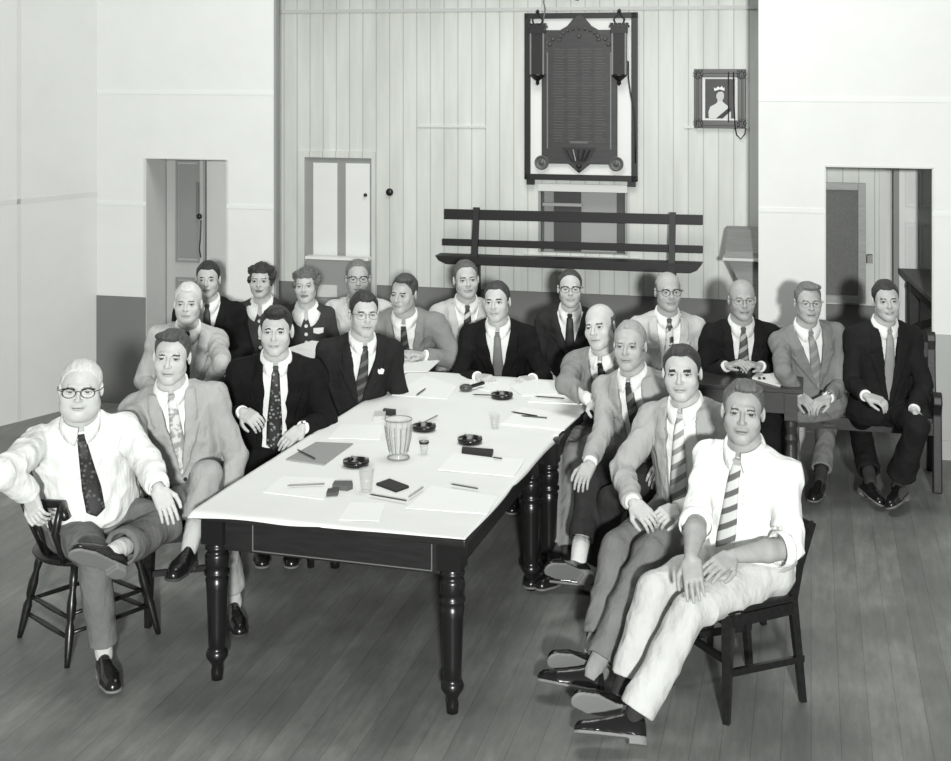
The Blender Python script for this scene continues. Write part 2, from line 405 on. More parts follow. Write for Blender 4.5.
# right doorway: lining, panelled door far back
b = B(); slab(b, rdr0-.004, rdr0+.006, D_FRONT-.003, D_FRONT+TH, 0, zdr); slab(b, rdr1-.006, rdr1+.004, D_FRONT-.003, D_FRONT+TH, 0, zdr); slab(b, rdr0, rdr1, D_FRONT-.003, D_FRONT+TH, zdr-.006, zdr+.006); struct('trim_26', b, m_pale)
b = B(); e0, _ = pd(899, 200, 10.5); e1, _ = pd(951, 200, 10.5)
slab(b, e0, e0+.8, 10.5, 10.54, 0, 2.25); d4 = struct('door_4', b, mat('cream_door_paint', 214, .5, 'paint')); d4['label'] = 'pale panelled door at the right of the right doorway'
panels(d4, pd(905, 200, 10.5)[0], pd(918, 200, 10.5)[0], 10.5, ((pd(910, 208, 10.5)[1], 2.15), (.95, pd(910, 222, 10.5)[1])), m_pale)
panels(d4, pd(919.5, 200, 10.5)[0], pd(934, 200, 10.5)[0], 10.5, ((pd(910, 208, 10.5)[1], 2.15), (.95, pd(910, 222, 10.5)[1])), m_pale)
b = B(); t0, _ = pd(893.5, 200, 10.5); slab(b, t0, e0, 10.47, 10.6, 0, 2.4); struct('trim_27', b, mat('brown_post_paint', 132, .6, 'paint'))
b = B()
for x0, x1 in ((843, 886),):
    r0, _ = pd(x0, 200, D_BACK); r1, _ = pd(x1, 200, D_BACK)
    for a in ((r0, r1, 2.02, 2.06), (r1-.05, r1, ZD, 2.3), (r0, r0+.03, 2.06, 2.3)): slab(b, a[0], a[1], D_BACK-.02, D_BACK, a[2], a[3])
struct('trim_28', b, m_pale)
# serving hatch (window 1): reveal, head, sill, shutters
b = B(); slab(b, hr0-.02, hr0, D_BACK-.012, D_BACK+.14, hz0, hz1); slab(b, hr1, hr1+.02, D_BACK-.012, D_BACK+.14, hz0, hz1); slab(b, hr0-.02, hr1+.02, D_BACK+.14, D_BACK+.17, hz0-.05, hz1+.05)
w1 = struct('window_1', b, mat('hatch_grey_paint', 150, .6, 'paint')); w1['label'] = 'serving hatch with dark sliding shutters below the honour board'
s0, sz = pd(524, 257, D_BACK-.06); s1, _ = pd(639, 257, D_BACK-.06)
b = B(); slab(b, s0, s1, D_BACK-.07, D_BACK, sz-.012, sz+.014); b.build('window_sill', m_pale, w1)
b = B(); slab(b, hr0-.02, hr1+.02, D_BACK-.028, D_BACK, hz1-.005, hz1+.055); b.build('window_head', m_pale, w1)
for x0, x1, v, dd in ((554, 581, 62, .10), (581, 617, 158, .115), (617, 626, 72, .09)):
    r0, _ = pd(x0, 200, D_BACK+.1); r1, _ = pd(x1, 200, D_BACK+.1)
    b = B(); slab(b, r0, r1, D_BACK+dd, D_BACK+dd+.02, hz0, hz1); b.build('shutter', mat('shutter_%d' % v, v, .5, 'paint'), w1)
b = B(); r0, _ = pd(540, 200, D_BACK+.08); r1, _ = pd(582, 200, D_BACK+.08); zz = pd(560, 204.5, D_BACK+.08)[1]; slab(b, r0, r1, D_BACK+.07, D_BACK+.10, zz-.012, zz+.012); b.build('rail', mat('pale_rail', 160, .5), w1)

# ---------------------------------------------------------------- things on the back wall (built in room axes)
def thing(name, r, d, z, label, cat, group=None):
    return empty(name, W(r, d, z), label, cat, group, rz=-YAW)
# honour board
r0, z1 = pd(526, 13.5, D_BACK); r1, z0 = pd(638, 185, D_BACK); cx = (r0+r1)/2; w = r1-r0; hh = z1-z0
hbd = thing('honour_board', cx, D_BACK, z0, 'large dark arched honour board on a white panel in a black frame', 'board')
def bb(x0, x1, z0_, z1_, d0, d1): b = B(); b.box(((x0+x1)/2, (d0+d1)/2, (z0_+z1_)/2), (x1-x0, abs(d1-d0), z1_-z0_)); return b
fw = .045
b = B()
for x0, x1, a, c in ((-w/2, -w/2+fw, .03, hh), (w/2-fw, w/2, .03, hh), (-w/2, w/2, hh-fw, hh), (-w/2, w/2, .03, .03+fw)): b.box(((x0+x1)/2, -.03, (a+c)/2), (x1-x0, .06, c-a))
b.build('frame', m_black, hbd)
b = bb(-w/2+.03, w/2-.03, .05, hh-.02, -.03, -.01); b.build('white_panel', mat('white_backing', 226, .6, 'paint'), hbd)
for sx in (-1, 1): bb(sx*(w/2-.045)-.03, sx*(w/2-.045)+.03, -.012, .03, -.05, -.0).build('foot', m_black, hbd)
sc_ = w/112.0   # metres per pixel across the board
def hp(px, py): return ((px-582)*sc_, (185-py)*sc_*1.0)
ol = [(543.5, 165), (543.5, 56), (547, 48), (548, 33), (562, 33), (569, 29), (575, 22), (581, 17.5), (587, 22), (593, 29), (600, 33), (614, 33), (615, 48), (618.5, 56), (618.5, 165), (592, 165), (587, 169), (581, 174), (575, 169), (570, 165)]
pts_ = [(hp(x, y)[0], -.03, hp(x, y)[1]) for x, y in ol]
b = B(); b.prism(pts_, (0, -.035, 0)); m_carved = mat('dark_carved_timber', 52, .4, 'wood')
brd = b.build('arched_board', m_carved, hbd, bevel=.004)
b = B()
for x in (549.5, 612.5): a = hp(x, 55); c = hp(x, 150); b.box(((a[0]), -.070, (a[1]+c[1])/2), (.009, .012, a[1]-c[1]))
b.build('gilt_moulding', mat('dull_gilt', 120, .4), brd)
b = B(); random.seed(4)
for row in range(34):
    y = 52+row*2.75
    for x0, x1 in ((555, 567), (569, 580), (583, 594), (596, 607)):
        a = hp(x0+random.random()*1.5, y); c = hp(x1-random.random()*3.5, y); b.box(((a[0]+c[0])/2, -.0665, a[1]), (c[0]-a[0], .002, .0055))
nm = b.build('name_rows', mat('faded_gilt_letters', 82, .5), brd)
b = B(); a = hp(572, 143.5); c = hp(590, 143.5); b.box(((a[0]+c[0])/2, -.068, a[1]), (c[0]-a[0], .004, .018)); b.build('inscription_plate', mat('worn_plate', 96, .5), brd)
b = B(); c_ = hp(581, 37)
for i in range(11):
    a = pi*i/10; b.tube([(c_[0]+.16*cos(a)*.9, -.068, c_[1]-.05+.085*sin(a)), (c_[0]+.17*cos(a), -.076, c_[1]-.045+.105*sin(a))], .010, 6)
for px_, py_ in ((555, 42), (607, 42), (581, 39), (610, 47), (552, 47)): q_ = hp(px_, py_); b.lathe([(.002, 0), (.018, .004), (.016, .014), (.004, .02)], (q_[0], -.064, q_[1]), (q_[0], -.2, q_[1]), 10)
b.build('carved_crest', mat('carving', 86, .4), brd, smooth=True)
b = B(); q_ = hp(581, 158)
b.prism([(q_[0]+x, -.064, q_[1]+z) for x, z in ((-.13, .075), (.13, .075), (.10, .01), (.05, -.035), (0, -.07), (-.05, -.035), (-.10, .01))], (0, -.02, 0))
for i in range(5): b.tube([(q_[0]+(i-2)*.045, -.088, q_[1]+.06), (q_[0]+(i-2)*.022, -.095, q_[1]-.03)], .010, 6)
b.lathe([(.02, 0), (.024, .015), (.010, .03), (.014, .045), (.004, .06)], (q_[0], -.075, q_[1]-.06), (q_[0], -.075, q_[1]-.2), 12)
b.build('bracket_pendant', mat('carving_dark', 40, .35), brd)
for px_ in (544, 618):
    q_ = hp(px_, 164); rd_ = B(); rd_.lathe([(.002, 0), (.056, 0), (.058, .016), (.050, .022), (.046, .014), (.020, .014), (.014, .022), (.002, .024)], (q_[0], -.066, q_[1]), (q_[0], -.2, q_[1]), 24)
    rd_.build('roundel', mat('carving', 86, .4), hbd, smooth=True)
# hanging lantern-shaped carved side columns
for px_ in (540.5, 621.5):
    q0 = hp(px_, 29); q1 = hp(px_, 82); x = q0[0]; L_ = thing('wall_lantern', cx, D_BACK, z0, ('left' if px_ < 581 else 'right')+'-hand dark lantern hung in front of the honour board', 'lantern', 'lanterns on the honour board')
    b = B(); b.box((x, -.105, (q0[1]+q1[1])/2-.0), (.10, .055, q0[1]-q1[1]-.09)); b.build('case', mat('lantern_glass', 50, .25), L_)
    b = B()
    for s_ in (-1, 1): b.box((x+s_*.052, -.108, (q0[1]+q1[1])/2), (.012, .064, q0[1]-q1[1]-.08))
    b.build('side_bar', mat('dull_gilt', 120, .4), L_)
    b = B(); b.box((x, -.105, q0[1]-.035), (.125, .075, .05)); b.box((x, -.105, q0[1]-.005), (.15, .085, .018))
    for i in range(5): b.box((x-.06+i*.03, -.105, q0[1]+.012), (.016, .07, .02))
    b.build('cap', m_black, L_)
    b = B(); 
    for s_ in (-1, 1): b.tube([(x+s_*.03, -.105, q0[1]+.01), (x+s_*.042, -.105, q0[1]+.05), (x+s_*.012, -.105, q0[1]+.085), (x, -.105, q0[1]+.13)], .007, 6)
    b.lathe([(.004, 0), (.014, .01), (.014, .02), (.004, .03)], (x, -.105, q0[1]+.10), None, 10)
    b.build('hanging_loop', m_black, L_, smooth=True)
    b = B(); b.lathe([(.062, 0), (.058, .015), (.03, .04), (.012, .055), (.016, .075), (.002, .09)], (x, -.105, q1[1]+.045), (x, -.105, q1[1]-.5), 12); b.build('finial', m_black, L_, smooth=True)
    b = bb(x-.02, x+.02, (q0[1]+q1[1])/2-.03, (q0[1]+q1[1])/2+.03, -.08, -.028); b.build('wall_bracket', m_black, L_)
# cable beside the board, and one coming down from above
b = B(); P2 = lambda px_, py_, y: (hp(px_, py_)[0], y, hp(px_, py_)[1])
b.tube([P2(623, 66, -.13), P2(627, 63, -.12), P2(630, 64, -.09), P2(630, 80, -.085), P2(632, 95, -.085), P2(635.5, 115, -.075), P2(636.5, 140, -.07), P2(636.5, 163, -.07)], .0055, 6)
o = b.build('cable', m_black, None, smooth=True); o.location = W(cx, D_BACK, z0); o.rotation_euler = (0, 0, -YAW); finish(o, 'thin black cable hanging down the right edge of the honour board', 'cable')
b = B(); b.tube([P2(545, 30, -.10), P2(547, 12, -.06), P2(545, 4, -.05), P2(550, -3, -.05), P2(560, -4, -.05), P2(570, 0, -.06), P2(580, 4, -.06), P2(583, -6, -.05)], .006, 6)
o = b.build('cable', mat('grey_cable', 120, .5), None, smooth=True); o.location = W(cx, D_BACK, z0); o.rotation_euler = (0, 0, -YAW); finish(o, 'looped grey cable on the wall above the honour board', 'cable')
# framed portrait
r0, z1 = pd(694.5, 69, D_BACK); r1, z0 = pd(746, 128.5, D_BACK); w = r1-r0; hh = z1-z0; cx = (r0+r1)/2
pt = thing('framed_portrait', cx, D_BACK, z0, 'small ornate framed portrait of a woman wearing a tiara and sash', 'picture')
fw = .062; m_orn = mat('ornate_frame', 74, .4)
b = B()
for x0, x1, a, c in ((-w/2, -w/2+fw, 0, hh), (w/2-fw, w/2, 0, hh), (-w/2+fw, w/2-fw, hh-fw, hh), (-w/2+fw, w/2-fw, 0, fw)):
    b.box(((x0+x1)/2, -.018, (a+c)/2), (x1-x0, .036, c-a)); 
for x0, x1, a, c in ((-w/2+.02, -w/2+.034, .02, hh-.02), (w/2-.034, w/2-.02, .02, hh-.02), (-w/2+.02, w/2-.02, hh-.034, hh-.02), (-w/2+.02, w/2-.02, .02, .034)):
    b.box(((x0+x1)/2, -.040, (a+c)/2), (x1-x0, .012, c-a))
fr_ = b.build('frame', m_orn, pt, bevel=.004)
b = B()
for sx in (-1, 1):
    for zc in (.04, hh-.04):
        for i in range(7):
            a = 2*pi*i/7; b.lathe([(.003, 0), (.014, .006), (.010, .018), (.002, .022)], (sx*(w/2-.032)+.026*cos(a), -.036, zc+.026*sin(a)), (sx*(w/2-.032)+.026*cos(a), -.2, zc+.026*sin(a)), 8)
b.build('corner_carving', mat('corner_carving', 96, .35), fr_, smooth=True)
bb(-w/2+fw-.005, w/2-fw+.005, fw-.005, hh-fw+.005, -.020, -.010).build('mount', mat('mount_card', 222, .7), pt)
iw, ih = w/2-fw-.022, (hh-2*fw-.03); pic = bb(-iw, iw, fw+.015, fw+.015+ih, -.023, -.019).build('picture', mat('picture_dark', 52, .5), pt)
def flat(pts, y, m, nm): b = B(); b.prism([(x, y, z) for x, z in pts], (0, -.0012, 0)); b.build(nm, m, pic)
zb = fw+.015; pm = mat('picture_pale', 205, .6)
flat([(-.085*1, zb), (-.088, zb+.05), (-.075, zb+.09), (-.03, zb+.115), (-.018, zb+.13), (-.018, zb+.15), (.02, zb+.15), (.02, zb+.13), (.04, zb+.113), (.07, zb+.09), (.085, zb+.05), (.085, zb)], -.0232, pm, 'painted_dress')
flat([(.002+.030*cos(a), zb+.175+.040*sin(a)) for a in np.linspace(0, 2*pi, 18, endpoint=False)], -.0245, mat('picture_face', 190, .6), 'painted_face')
flat([(-.034, zb+.178), (-.038, zb+.205), (-.015, zb+.224), (.02, zb+.224), (.036, zb+.20), (.02, zb+.21), (-.012, zb+.206)], -.0258, mat('picture_hair', 60, .6), 'painted_hair')
flat([(-.042, zb+.212), (-.046, zb+.24), (-.03, zb+.232), (-.015, zb+.25), (0, zb+.238), (.015, zb+.252), (.026, zb+.234), (.036, zb+.242), (.034, zb+.214), (.0, zb+.226)], -.027, mat('picture_tiara', 222, .5), 'painted_tiara')
flat([(-.03, zb), (.075, zb+.09), (.085, zb+.06), (.02, zb)], -.0245, mat('picture_sash', 44, .6), 'painted_sash')
b = B(); P3 = lambda px_, py_, y=-.055: ((px_-720.2)*w/51.5, y, (128.5-py_)*hh/59.5)
b.tube([P3(729, 72), P3(729, 100), P3(729, 122)], .004, 6); b.tube([P3(734, 72), P3(734.5, 100), P3(735.5, 126), P3(737, 135, -.03), P3(741, 139, -.02), P3(745, 134, -.02), P3(746, 128, -.03)], .005, 6)
o = b.build('cord', m_black, None, smooth=True); o.location = W(cx, D_BACK, z0); o.rotation_euler = (0, 0, -YAW); finish(o, 'dark cord looped below the right corner of the portrait', 'cord')
# round knob on the boards
q_ = pd(390, 192, D_BACK); b = B(); b.lathe([(.028, 0), (.032, .01), (.028, .028), (.012, .034)], (0, 0, 0), (0, -1, 0), 20)
o = b.build('light_switch', m_black, None, smooth=True); o.location = W(q_[0], D_BACK, q_[1]); o.rotation_euler = (0, 0, -YAW); finish(o, 'small round black switch on the boards beside the grey door', 'switch')

# ---------------------------------------------------------------- the raised slatted bench against the back wall
DB = 10.34; sb = 1.0
def bpt(px_, py_, d=DB): return pd(px_, py_, d)
ra, _ = bpt(445, 214); rb, _ = bpt(703, 219); cx = (ra+rb)/2
bn = thing('slatted_bench', cx, DB, 0, 'long dark bench with open slatted back against the boarded wall', 'bench')
def rail(x0, x1, ya0, ya1, yb0, yb1, dd, th, nm, taper=0):
    rr0, za1 = bpt(x0, ya0, DB+dd); _, za0 = bpt(x0, ya1, DB+dd); rr1, zb1 = bpt(x1, yb0, DB+dd); _, zb0 = bpt(x1, yb1, DB+dd)
    b = B(); b.prism([(rr0-cx-taper*0, dd, za1), (rr1-cx, dd, zb1), (rr1-cx-taper, dd, zb0), (rr0-cx+taper, dd, za0)], (0, -th, 0)); b.build(nm, mat('bench_black', 20, .5), bn, bevel=.003)
rail(445, 703, 208.7, 218.8, 214.8, 224.7, .10, .03, 'back_rail'); rail(443, 703, 238.3, 245, 245.5, 253, .10, .03, 'back_rail')
for x0, x1 in ((471, 477.5), (668.5, 675)):
    rr0, zt = bpt((x0+x1)/2, 208.5 if x0 < 500 else 213.5); _, zb = bpt(x0, 262)
    b = B(); b.beam((rr0-cx, .08, zt), (rr0-cx, .0, zb-.02), .048, .035, side=(1, 0, 0)); b.build('back_post', mat('bench_black', 20, .5), bn)
    b = B(); b.beam((rr0-cx, .09, zb-.03), (rr0-cx, .11, 0), .05, .05, side=(1, 0, 0)); b.beam((rr0-cx, .0, zb-.03), (rr0-cx, -.04, 0), .05, .05, side=(1, 0, 0)); b.beam((rr0-cx, -.03, .25), (rr0-cx, .10, .25), .03, .05, side=(1, 0, 0)); b.build('end_support', mat('bench_black', 20, .5), bn)
rs0, zs0 = bpt(435, 255.5, DB-.02); rs1, zs1 = bpt(702, 264.5, DB-.02); b = B()
b.prism([(rs0-cx, -.02, zs0), (rs0-cx+.03, -.02, zs0-.04), (rs0-cx+.09, -.02, zs0-.066), (rs1-cx-.09, -.02, zs1-.072), (rs1-cx-.04, -.02, zs1-.05), (rs1-cx, -.02, zs1)], (0, .16, 0))
b.build('seat', mat('bench_black', 20, .5), bn, bevel=.004)

# ---------------------------------------------------------------- low cupboard in front of the grey door, sloping desk at the right
r0, zt = pd(305, 257.5, 10.48); r1, _ = pd(368, 257.5, 10.48)
cb = thing('cupboard', (r0+r1)/2, 10.48, 0, 'low grey cupboard with light painted on its top edge in front of the grey door', 'cupboard'); w = r1-r0
b = B(); b.box((0, .05, zt/2), (w-.02, .08, zt-.02)); b.build('body', m_trim, cb); b = B(); b.box((0, .05, zt), (w, .10, .022)); b.build('top', mat('lit_top_tone', 232, .5), cb)  # light catching the top edge is put into its white colour
b = B(); b.box((0-.08, .005, zt-.27), (.17, .012, .10)); b.build('label_panel', mat('pale_card', 206, .6), cb)
r0, z1 = pd(727, 228, 10.3); r1 = ror+.12; _, z0 = pd(724, 254.5, 10.05)
dk = thing('sloping_desk', (r0+r1)/2, 10.05, 0, 'grey sloping-topped desk half hidden behind the wall edge', 'desk'); w = r1-r0
b = B(); b.prism([(-w/2, .40, z0-.02), (-w/2, .0, z0-.02), (-w/2, .0, z0+.02), (-w/2, .25, z1), (-w/2, .40, z1)], (w, 0, 0)); b.build('lid', mat('grey_desk_wood', 128, .5, 'wood'), dk, bevel=.004)
b = B(); b.box((0, .20, z0-.03), (w+.03, .46, .02)); b.build('ledge', mat('pale_edge', 196, .5), dk)
b = B(); b.prism([(-w/2+.02, 0.03, z0-.04), (w/2, .03, z0-.04), (w/2, .03, 0), (w/2-.10, .03, 0), (w/2-.16, .03, z0-.45)], (0, .35, 0)); b.build('pedestal', mat('grey_desk_wood', 128, .5, 'wood'), dk)

# ---------------------------------------------------------------- beyond the right doorway
r0, z1 = pd(826.5, 183, 10.45); r1, z0 = pd(866, 305, 10.45); r0 -= .25; w = r1-r0
nb = thing('notice_board', (r0+r1)/2, 10.45, z0, 'tall grey felt board in a wooden frame behind the right doorway', 'board'); h_ = z1-z0; fw = .055
b = B()
for x0, x1, a, c in ((-w/2, -w/2+fw, 0, h_), (w/2-fw, w/2, 0, h_), (-w/2+fw, w/2-fw, h_-fw, h_), (-w/2+fw, w/2-fw, 0, fw)): b.box(((x0+x1)/2, .06, (a+c)/2), (x1-x0, .03, c-a))
b.build('frame', mat('board_frame', 150, .5, 'wood'), nb, bevel=.003); bb(-w/2+.02, w/2-.02, .02, h_-.02, .06, .08).build('felt_panel', mat('board_felt', 112, .9, 'tweed'), nb)
for x in (-.3, .3): bb(x-.02, x+.02, .3, .36, .08, .16).build('wall_batten', m_trim, nb)
# counter
ct = empty('counter', (0, 0, 0), 'dark wooden counter with braced leg beyond the right doorway', 'counter')
hC = 1.17; A_ = PH(899, 268, hC); B_ = PH(934, 300, 1.01); ex = nrm((RX)*1); C_ = A_+RX*1.3; D_ = B_+RX*1.1
b = B(); b.prism([A_, B_, D_, C_], (0, 0, -.04)); b.build('worktop', mat('worn_dark_top', 88, .45, 'wood'), ct, bevel=.004)
b = B(); off_ = RX*.07+RD*-.02; a_, c_ = A_+off_, B_+off_; b.beam(a_-V3(0, 0, .09), c_-V3(0, 0, .09), .03, .10); b.beam(a_-V3(0, 0, .09), a_+RX*1.3-V3(0, 0, .09), .03, .10); b.build('apron', mat('counter_dark', 44, .5, 'wood'), ct)
for p in (a_+RX*.03, c_+RX*.02): b = B(); b.beam((p[0], p[1], p[2]-.05), (p[0], p[1], 0), .075, .075); b.build('leg', mat('counter_dark', 44, .5, 'wood'), ct)
b = B(); b.beam(a_-V3(0, 0, .45), c_-V3(0, 0, .12), .03, .05); b.build('brace', mat('counter_dark', 44, .5, 'wood'), ct)
# ---------------------------------------------------------------- tables
TY = radians(16.3); TX = V3(cos(TY), -sin(TY), 0); TD = V3(sin(TY), cos(TY), 0)
NRc = PH(465, 541, .745); TW = 1.235
def tpt(l, d, z): p = NRc+TX*l+TD*d; return V3(p[0], p[1], z)
def turned_table(l0, l1, d0, d1, label, drawer=False, zt=.745, group=None):
    t = empty('table', tpt((l0+l1)/2, (d0+d1)/2, 0), label, 'table', group, rz=-TY); w, dp = l1-l0, d1-d0
    b = B(); b.box((0, 0, zt-.014), (w, dp, .028)); b.build('tabletop', m_dark, t, bevel=.005)
    b = B(); b.box((0, 0, zt-.10), (w-.13, dp-.13, .145)); b.build('apron', mat('apron_dark', 26, .45, 'wood'), t, bevel=.003)
    prof = [(.022, 0), (.024, .035), (.020, .06), (.034, .085), (.043, .10), (.044, .115), (.038, .13), (.030, .137), (.034, .145), (.036, .20), (.042, .40), (.046, .44), (.038, .447), (.050, .462), (.050, .475), (.038, .484), (.046, .495), (.048, .54), (.044, .555), (.034, .562), (.047, .572), (.047, .585), (.037, .592), (.040, .60)]
    for sx in (-1, 1):
        for sy in (-1, 1):
            x, y = sx*(w/2-.080), sy*(dp/2-.085); b = B(); b.lathe([(r_*1.1, h_) for r_, h_ in prof], (x, y, 0), None, 24); b.box((x, y, zt-.087), (.102, .102, .118)); b.build('leg', mat('turned_dark_leg', 24, .28), t, smooth=False)
            for p_ in t.children[-1].data.polygons if False else []: pass
    if drawer:
        b = B(); zc = zt-.10; yy = -(dp-.13)/2-.003; x0, x1 = -w/2+.26, w/2-.16
        for a in ((x0, x1, zc-.062, zc-.058), (x0, x0+.004, zc-.058, zc+.05), (x1-.004, x1, zc-.058, zc+.05)): b.box(((a[0]+a[1])/2, yy, (a[2]+a[3])/2), (a[1]-a[0], .006, a[3]-a[2]))
        b.build('drawer_edge', mat('worn_edge', 110, .5), t)
    for o in t.children:
        if o.name.startswith('leg'):
            for p_ in o.data.polygons: p_.use_smooth = len(p_.vertices) == 4 and p_.area < .004
    return t
table_near = turned_table(-TW, 0, 0, 1.52, 'near dark wooden table with thick turned legs under the white paper', True)
table_far = turned_table(-TW+.085, .05, 1.535, 2.74, 'dark wooden table butted behind the near one under the white paper')
# white paper covering over both tables, creased and hanging a little over the edges
def paper_cover():
    nl, nd = 90, 150; vs, fs = [], []
    _g = np.array([[(-TW+TW*i/nl), 2.8*j/nd] for j in range(nd+1) for i in range(nl+1)]); _a = noise3(np.stack([_g[:, 0]*3.1, _g[:, 1]*3.1, _g[:, 0]*0+1.7], -1)); _b = noise3(np.stack([_g[:, 0]*8+3, _g[:, 1]*8, _g[:, 0]*0+5.7], -1))
    for j in range(nd+1):
        for i in range(nl+1):
            u, v = i/nl, j/nd
            l0 = -TW-.004+.055*v; l1 = .0+.012*sin(v*9)+.075*max(0, v-.27)**.6
            l = l0+(l1-l0)*u; d = -.03+(2.80)*v+.03*u*(1-v)
            q = _a[j*(nl+1)+i]; q2 = _b[j*(nl+1)+i]
            z = .7495+.0022*abs(q)+.0016*q2+.001
            R_ = .05 if v > .56 else .0
            over = max(0, l-R_)
            if v < .58: over = max(0, l-.004)
            if over > 0: z -= over*1.3
            if l < -TW: z -= (-TW-l)*.8
            if d < .0: z -= (-d)*.55+.004*sin(l*14)*(1 if d < -.015 else 0)
            vs.append(tpt(l, d, z+.0015)); 
    for j in range(nd):
        for i in range(nl): a = j*(nl+1)+i; fs.append((a, a+1, a+nl+2, a+nl+1))
    o = mesh_obj('paper_table_cover', np.array(vs)-tpt(-.6, 1.3, 0), fs, mat('white_table_paper', 230, .7, 'paper'))
    o.location = tpt(-.6, 1.3, 0); md = o.modifiers.new('thick', 'SOLIDIFY'); md.thickness = .0012; md.offset = -1
    return finish(o, 'creased white paper covering the two long joined tables', 'tablecloth')
paper_cover()
# second white-topped table at the back left
PA_ = PH(394, 376, .76); PB_ = PH(443, 357, .76); dv = nrm(PB_-PA_); dv = nrm(V3(dv[0], dv[1], 0)); lv = V3(-dv[1], dv[0], 0); Lb = np.linalg.norm(PB_-PA_)+.02
yb = -math.atan2(dv[0], dv[1])
t = empty('table', V3(*(PA_+dv*Lb/2+lv*.53)[:2], 0), 'back left table with white paper top, beside the seated women', 'table', rz=yb)
b = B(); b.box((0, 0, .735), (1.06, Lb+.02, .03)); b.build('tabletop', m_dark, t, bevel=.004)
b = B(); b.box((0, 0, .67), (.94, Lb-.10, .11)); b.build('apron', mat('apron_dark', 26, .45, 'wood'), t)
for sx in (-1, 1):
    for sy in (-1, 1): b = B(); b.beam((sx*.46, sy*(Lb/2-.08), .70), (sx*.46, sy*(Lb/2-.08), 0), .06, .06, .04, .04); b.build('leg', mat('turned_dark_leg', 24, .28), t)
b = B(); b.box((0, 0, .754), (1.08, Lb+.035, .004)); o = b.build('paper_table_cover', mat('white_table_paper', 240, .7, 'paper')); o.location = t.location; o.rotation_euler = t.rotation_euler; finish(o, 'white paper covering the back left table', 'tablecloth')
BACK_TABLE = t
# side table at the right
hS = .76; q0 = PH(803, 390, hS); q1 = PH(700, 384, hS); q2 = PH(812, 379, hS)
ax_ = nrm(q0-q1); ay_ = nrm(q2-q0-ax_*((q2-q0) @ ax_)); Ls = 1.25; Ds = .50
ctr = q0-ax_*Ls/2+ay_*Ds/2; ry = math.atan2(ax_[1], ax_[0])
t = empty('side_table', V3(ctr[0], ctr[1], 0), 'small dark wooden table with turned legs at the right side', 'table', rz=ry)
b = B(); b.box((0, 0, hS-.014), (Ls, Ds, .028)); b.build('tabletop', mat('side_table_top', 52, .3, 'wood'), t, bevel=.006)
b = B(); b.box((0, 0, hS-.095), (Ls-.12, Ds-.10, .13)); b.build('apron', mat('side_table_wood', 50, .4, 'wood'), t, bevel=.003)
for sx in (-1, 1):
    for sy in (-1, 1):
        b = B(); x, y = sx*(Ls/2-.07), sy*(Ds/2-.07)
        b.lathe([(.018, 0), (.022, .03), (.032, .06), (.024, .09), (.030, .14), (.036, .35), (.026, .42), (.038, .45), (.026, .48), (.036, .53), (.034, .56)], (x, y, 0), None, 18); b.box((x, y, hS-.11), (.075, .075, .17)); b.build('leg', mat('side_table_wood', 50, .4, 'wood'), t)

# ---------------------------------------------------------------- chairs
m_chair = mat('dark_chair_wood', 24, .3, 'wood')
def side_chair():
    """x = sitter's left, -y = front"""
    t = empty('wooden_chair', (0, 0, 0))
    b = B(); b.prism([(-.19, .18, .43), (.19, .18, .43), (.215, -.20, .445), (-.215, -.20, .445)], (0, 0, .028)); b.build('seat', m_chair, t, bevel=.010)
    b = B(); b.beam((-.17, .16, .405), (.17, .16, .405), .02, .05); b.beam((-.19, -.17, .41), (.19, -.17, .41), .02, .05); b.beam((-.18, .16, .405), (-.19, -.17, .41), .02, .05); b.beam((.18, .16, .405), (.19, -.17, .41), .02, .05); b.build('seat_frame', m_chair, t)
    for s in (-1, 1):
        b = B(); b.beam((s*.185, -.175, .44), (s*.195, -.19, 0), .046, .046, .026, .026); b.build('leg', m_chair, t)
        b = B(); b.beam((s*.17, .165, .45), (s*.18, .215, 0), .036, .034, .024, .026); b.build('leg', m_chair, t)
        b = B(); b.beam((s*.17, .165, .43), (s*.175, .20, .60), .034, .032); b.beam((s*.175, .20, .59), (s*.185, .262, .75), .034, .032, .026, .024); b.build('back_post', m_chair, t)
        b = B(); b.beam((s*.188, -.183, .20), (s*.176, .22, .18), .018, .028); b.build('stretcher', m_chair, t)
    b = B(); b.beam((-.19, -.183, .25), (.19, -.183, .25), .018, .028); b.build('stretcher', m_chair, t)
    b = B(); b.beam((-.185, .258, .725), (.185, .258, .725), .06, .02, up=(0, 1, 0)); b.build('top_rail', m_chair, t, bevel=.004)
    b = B(); b.beam((-.178, .212, .60), (.178, .212, .60), .035, .018, up=(0, 1, 0)); b.build('mid_rail', m_chair, t)
    return t
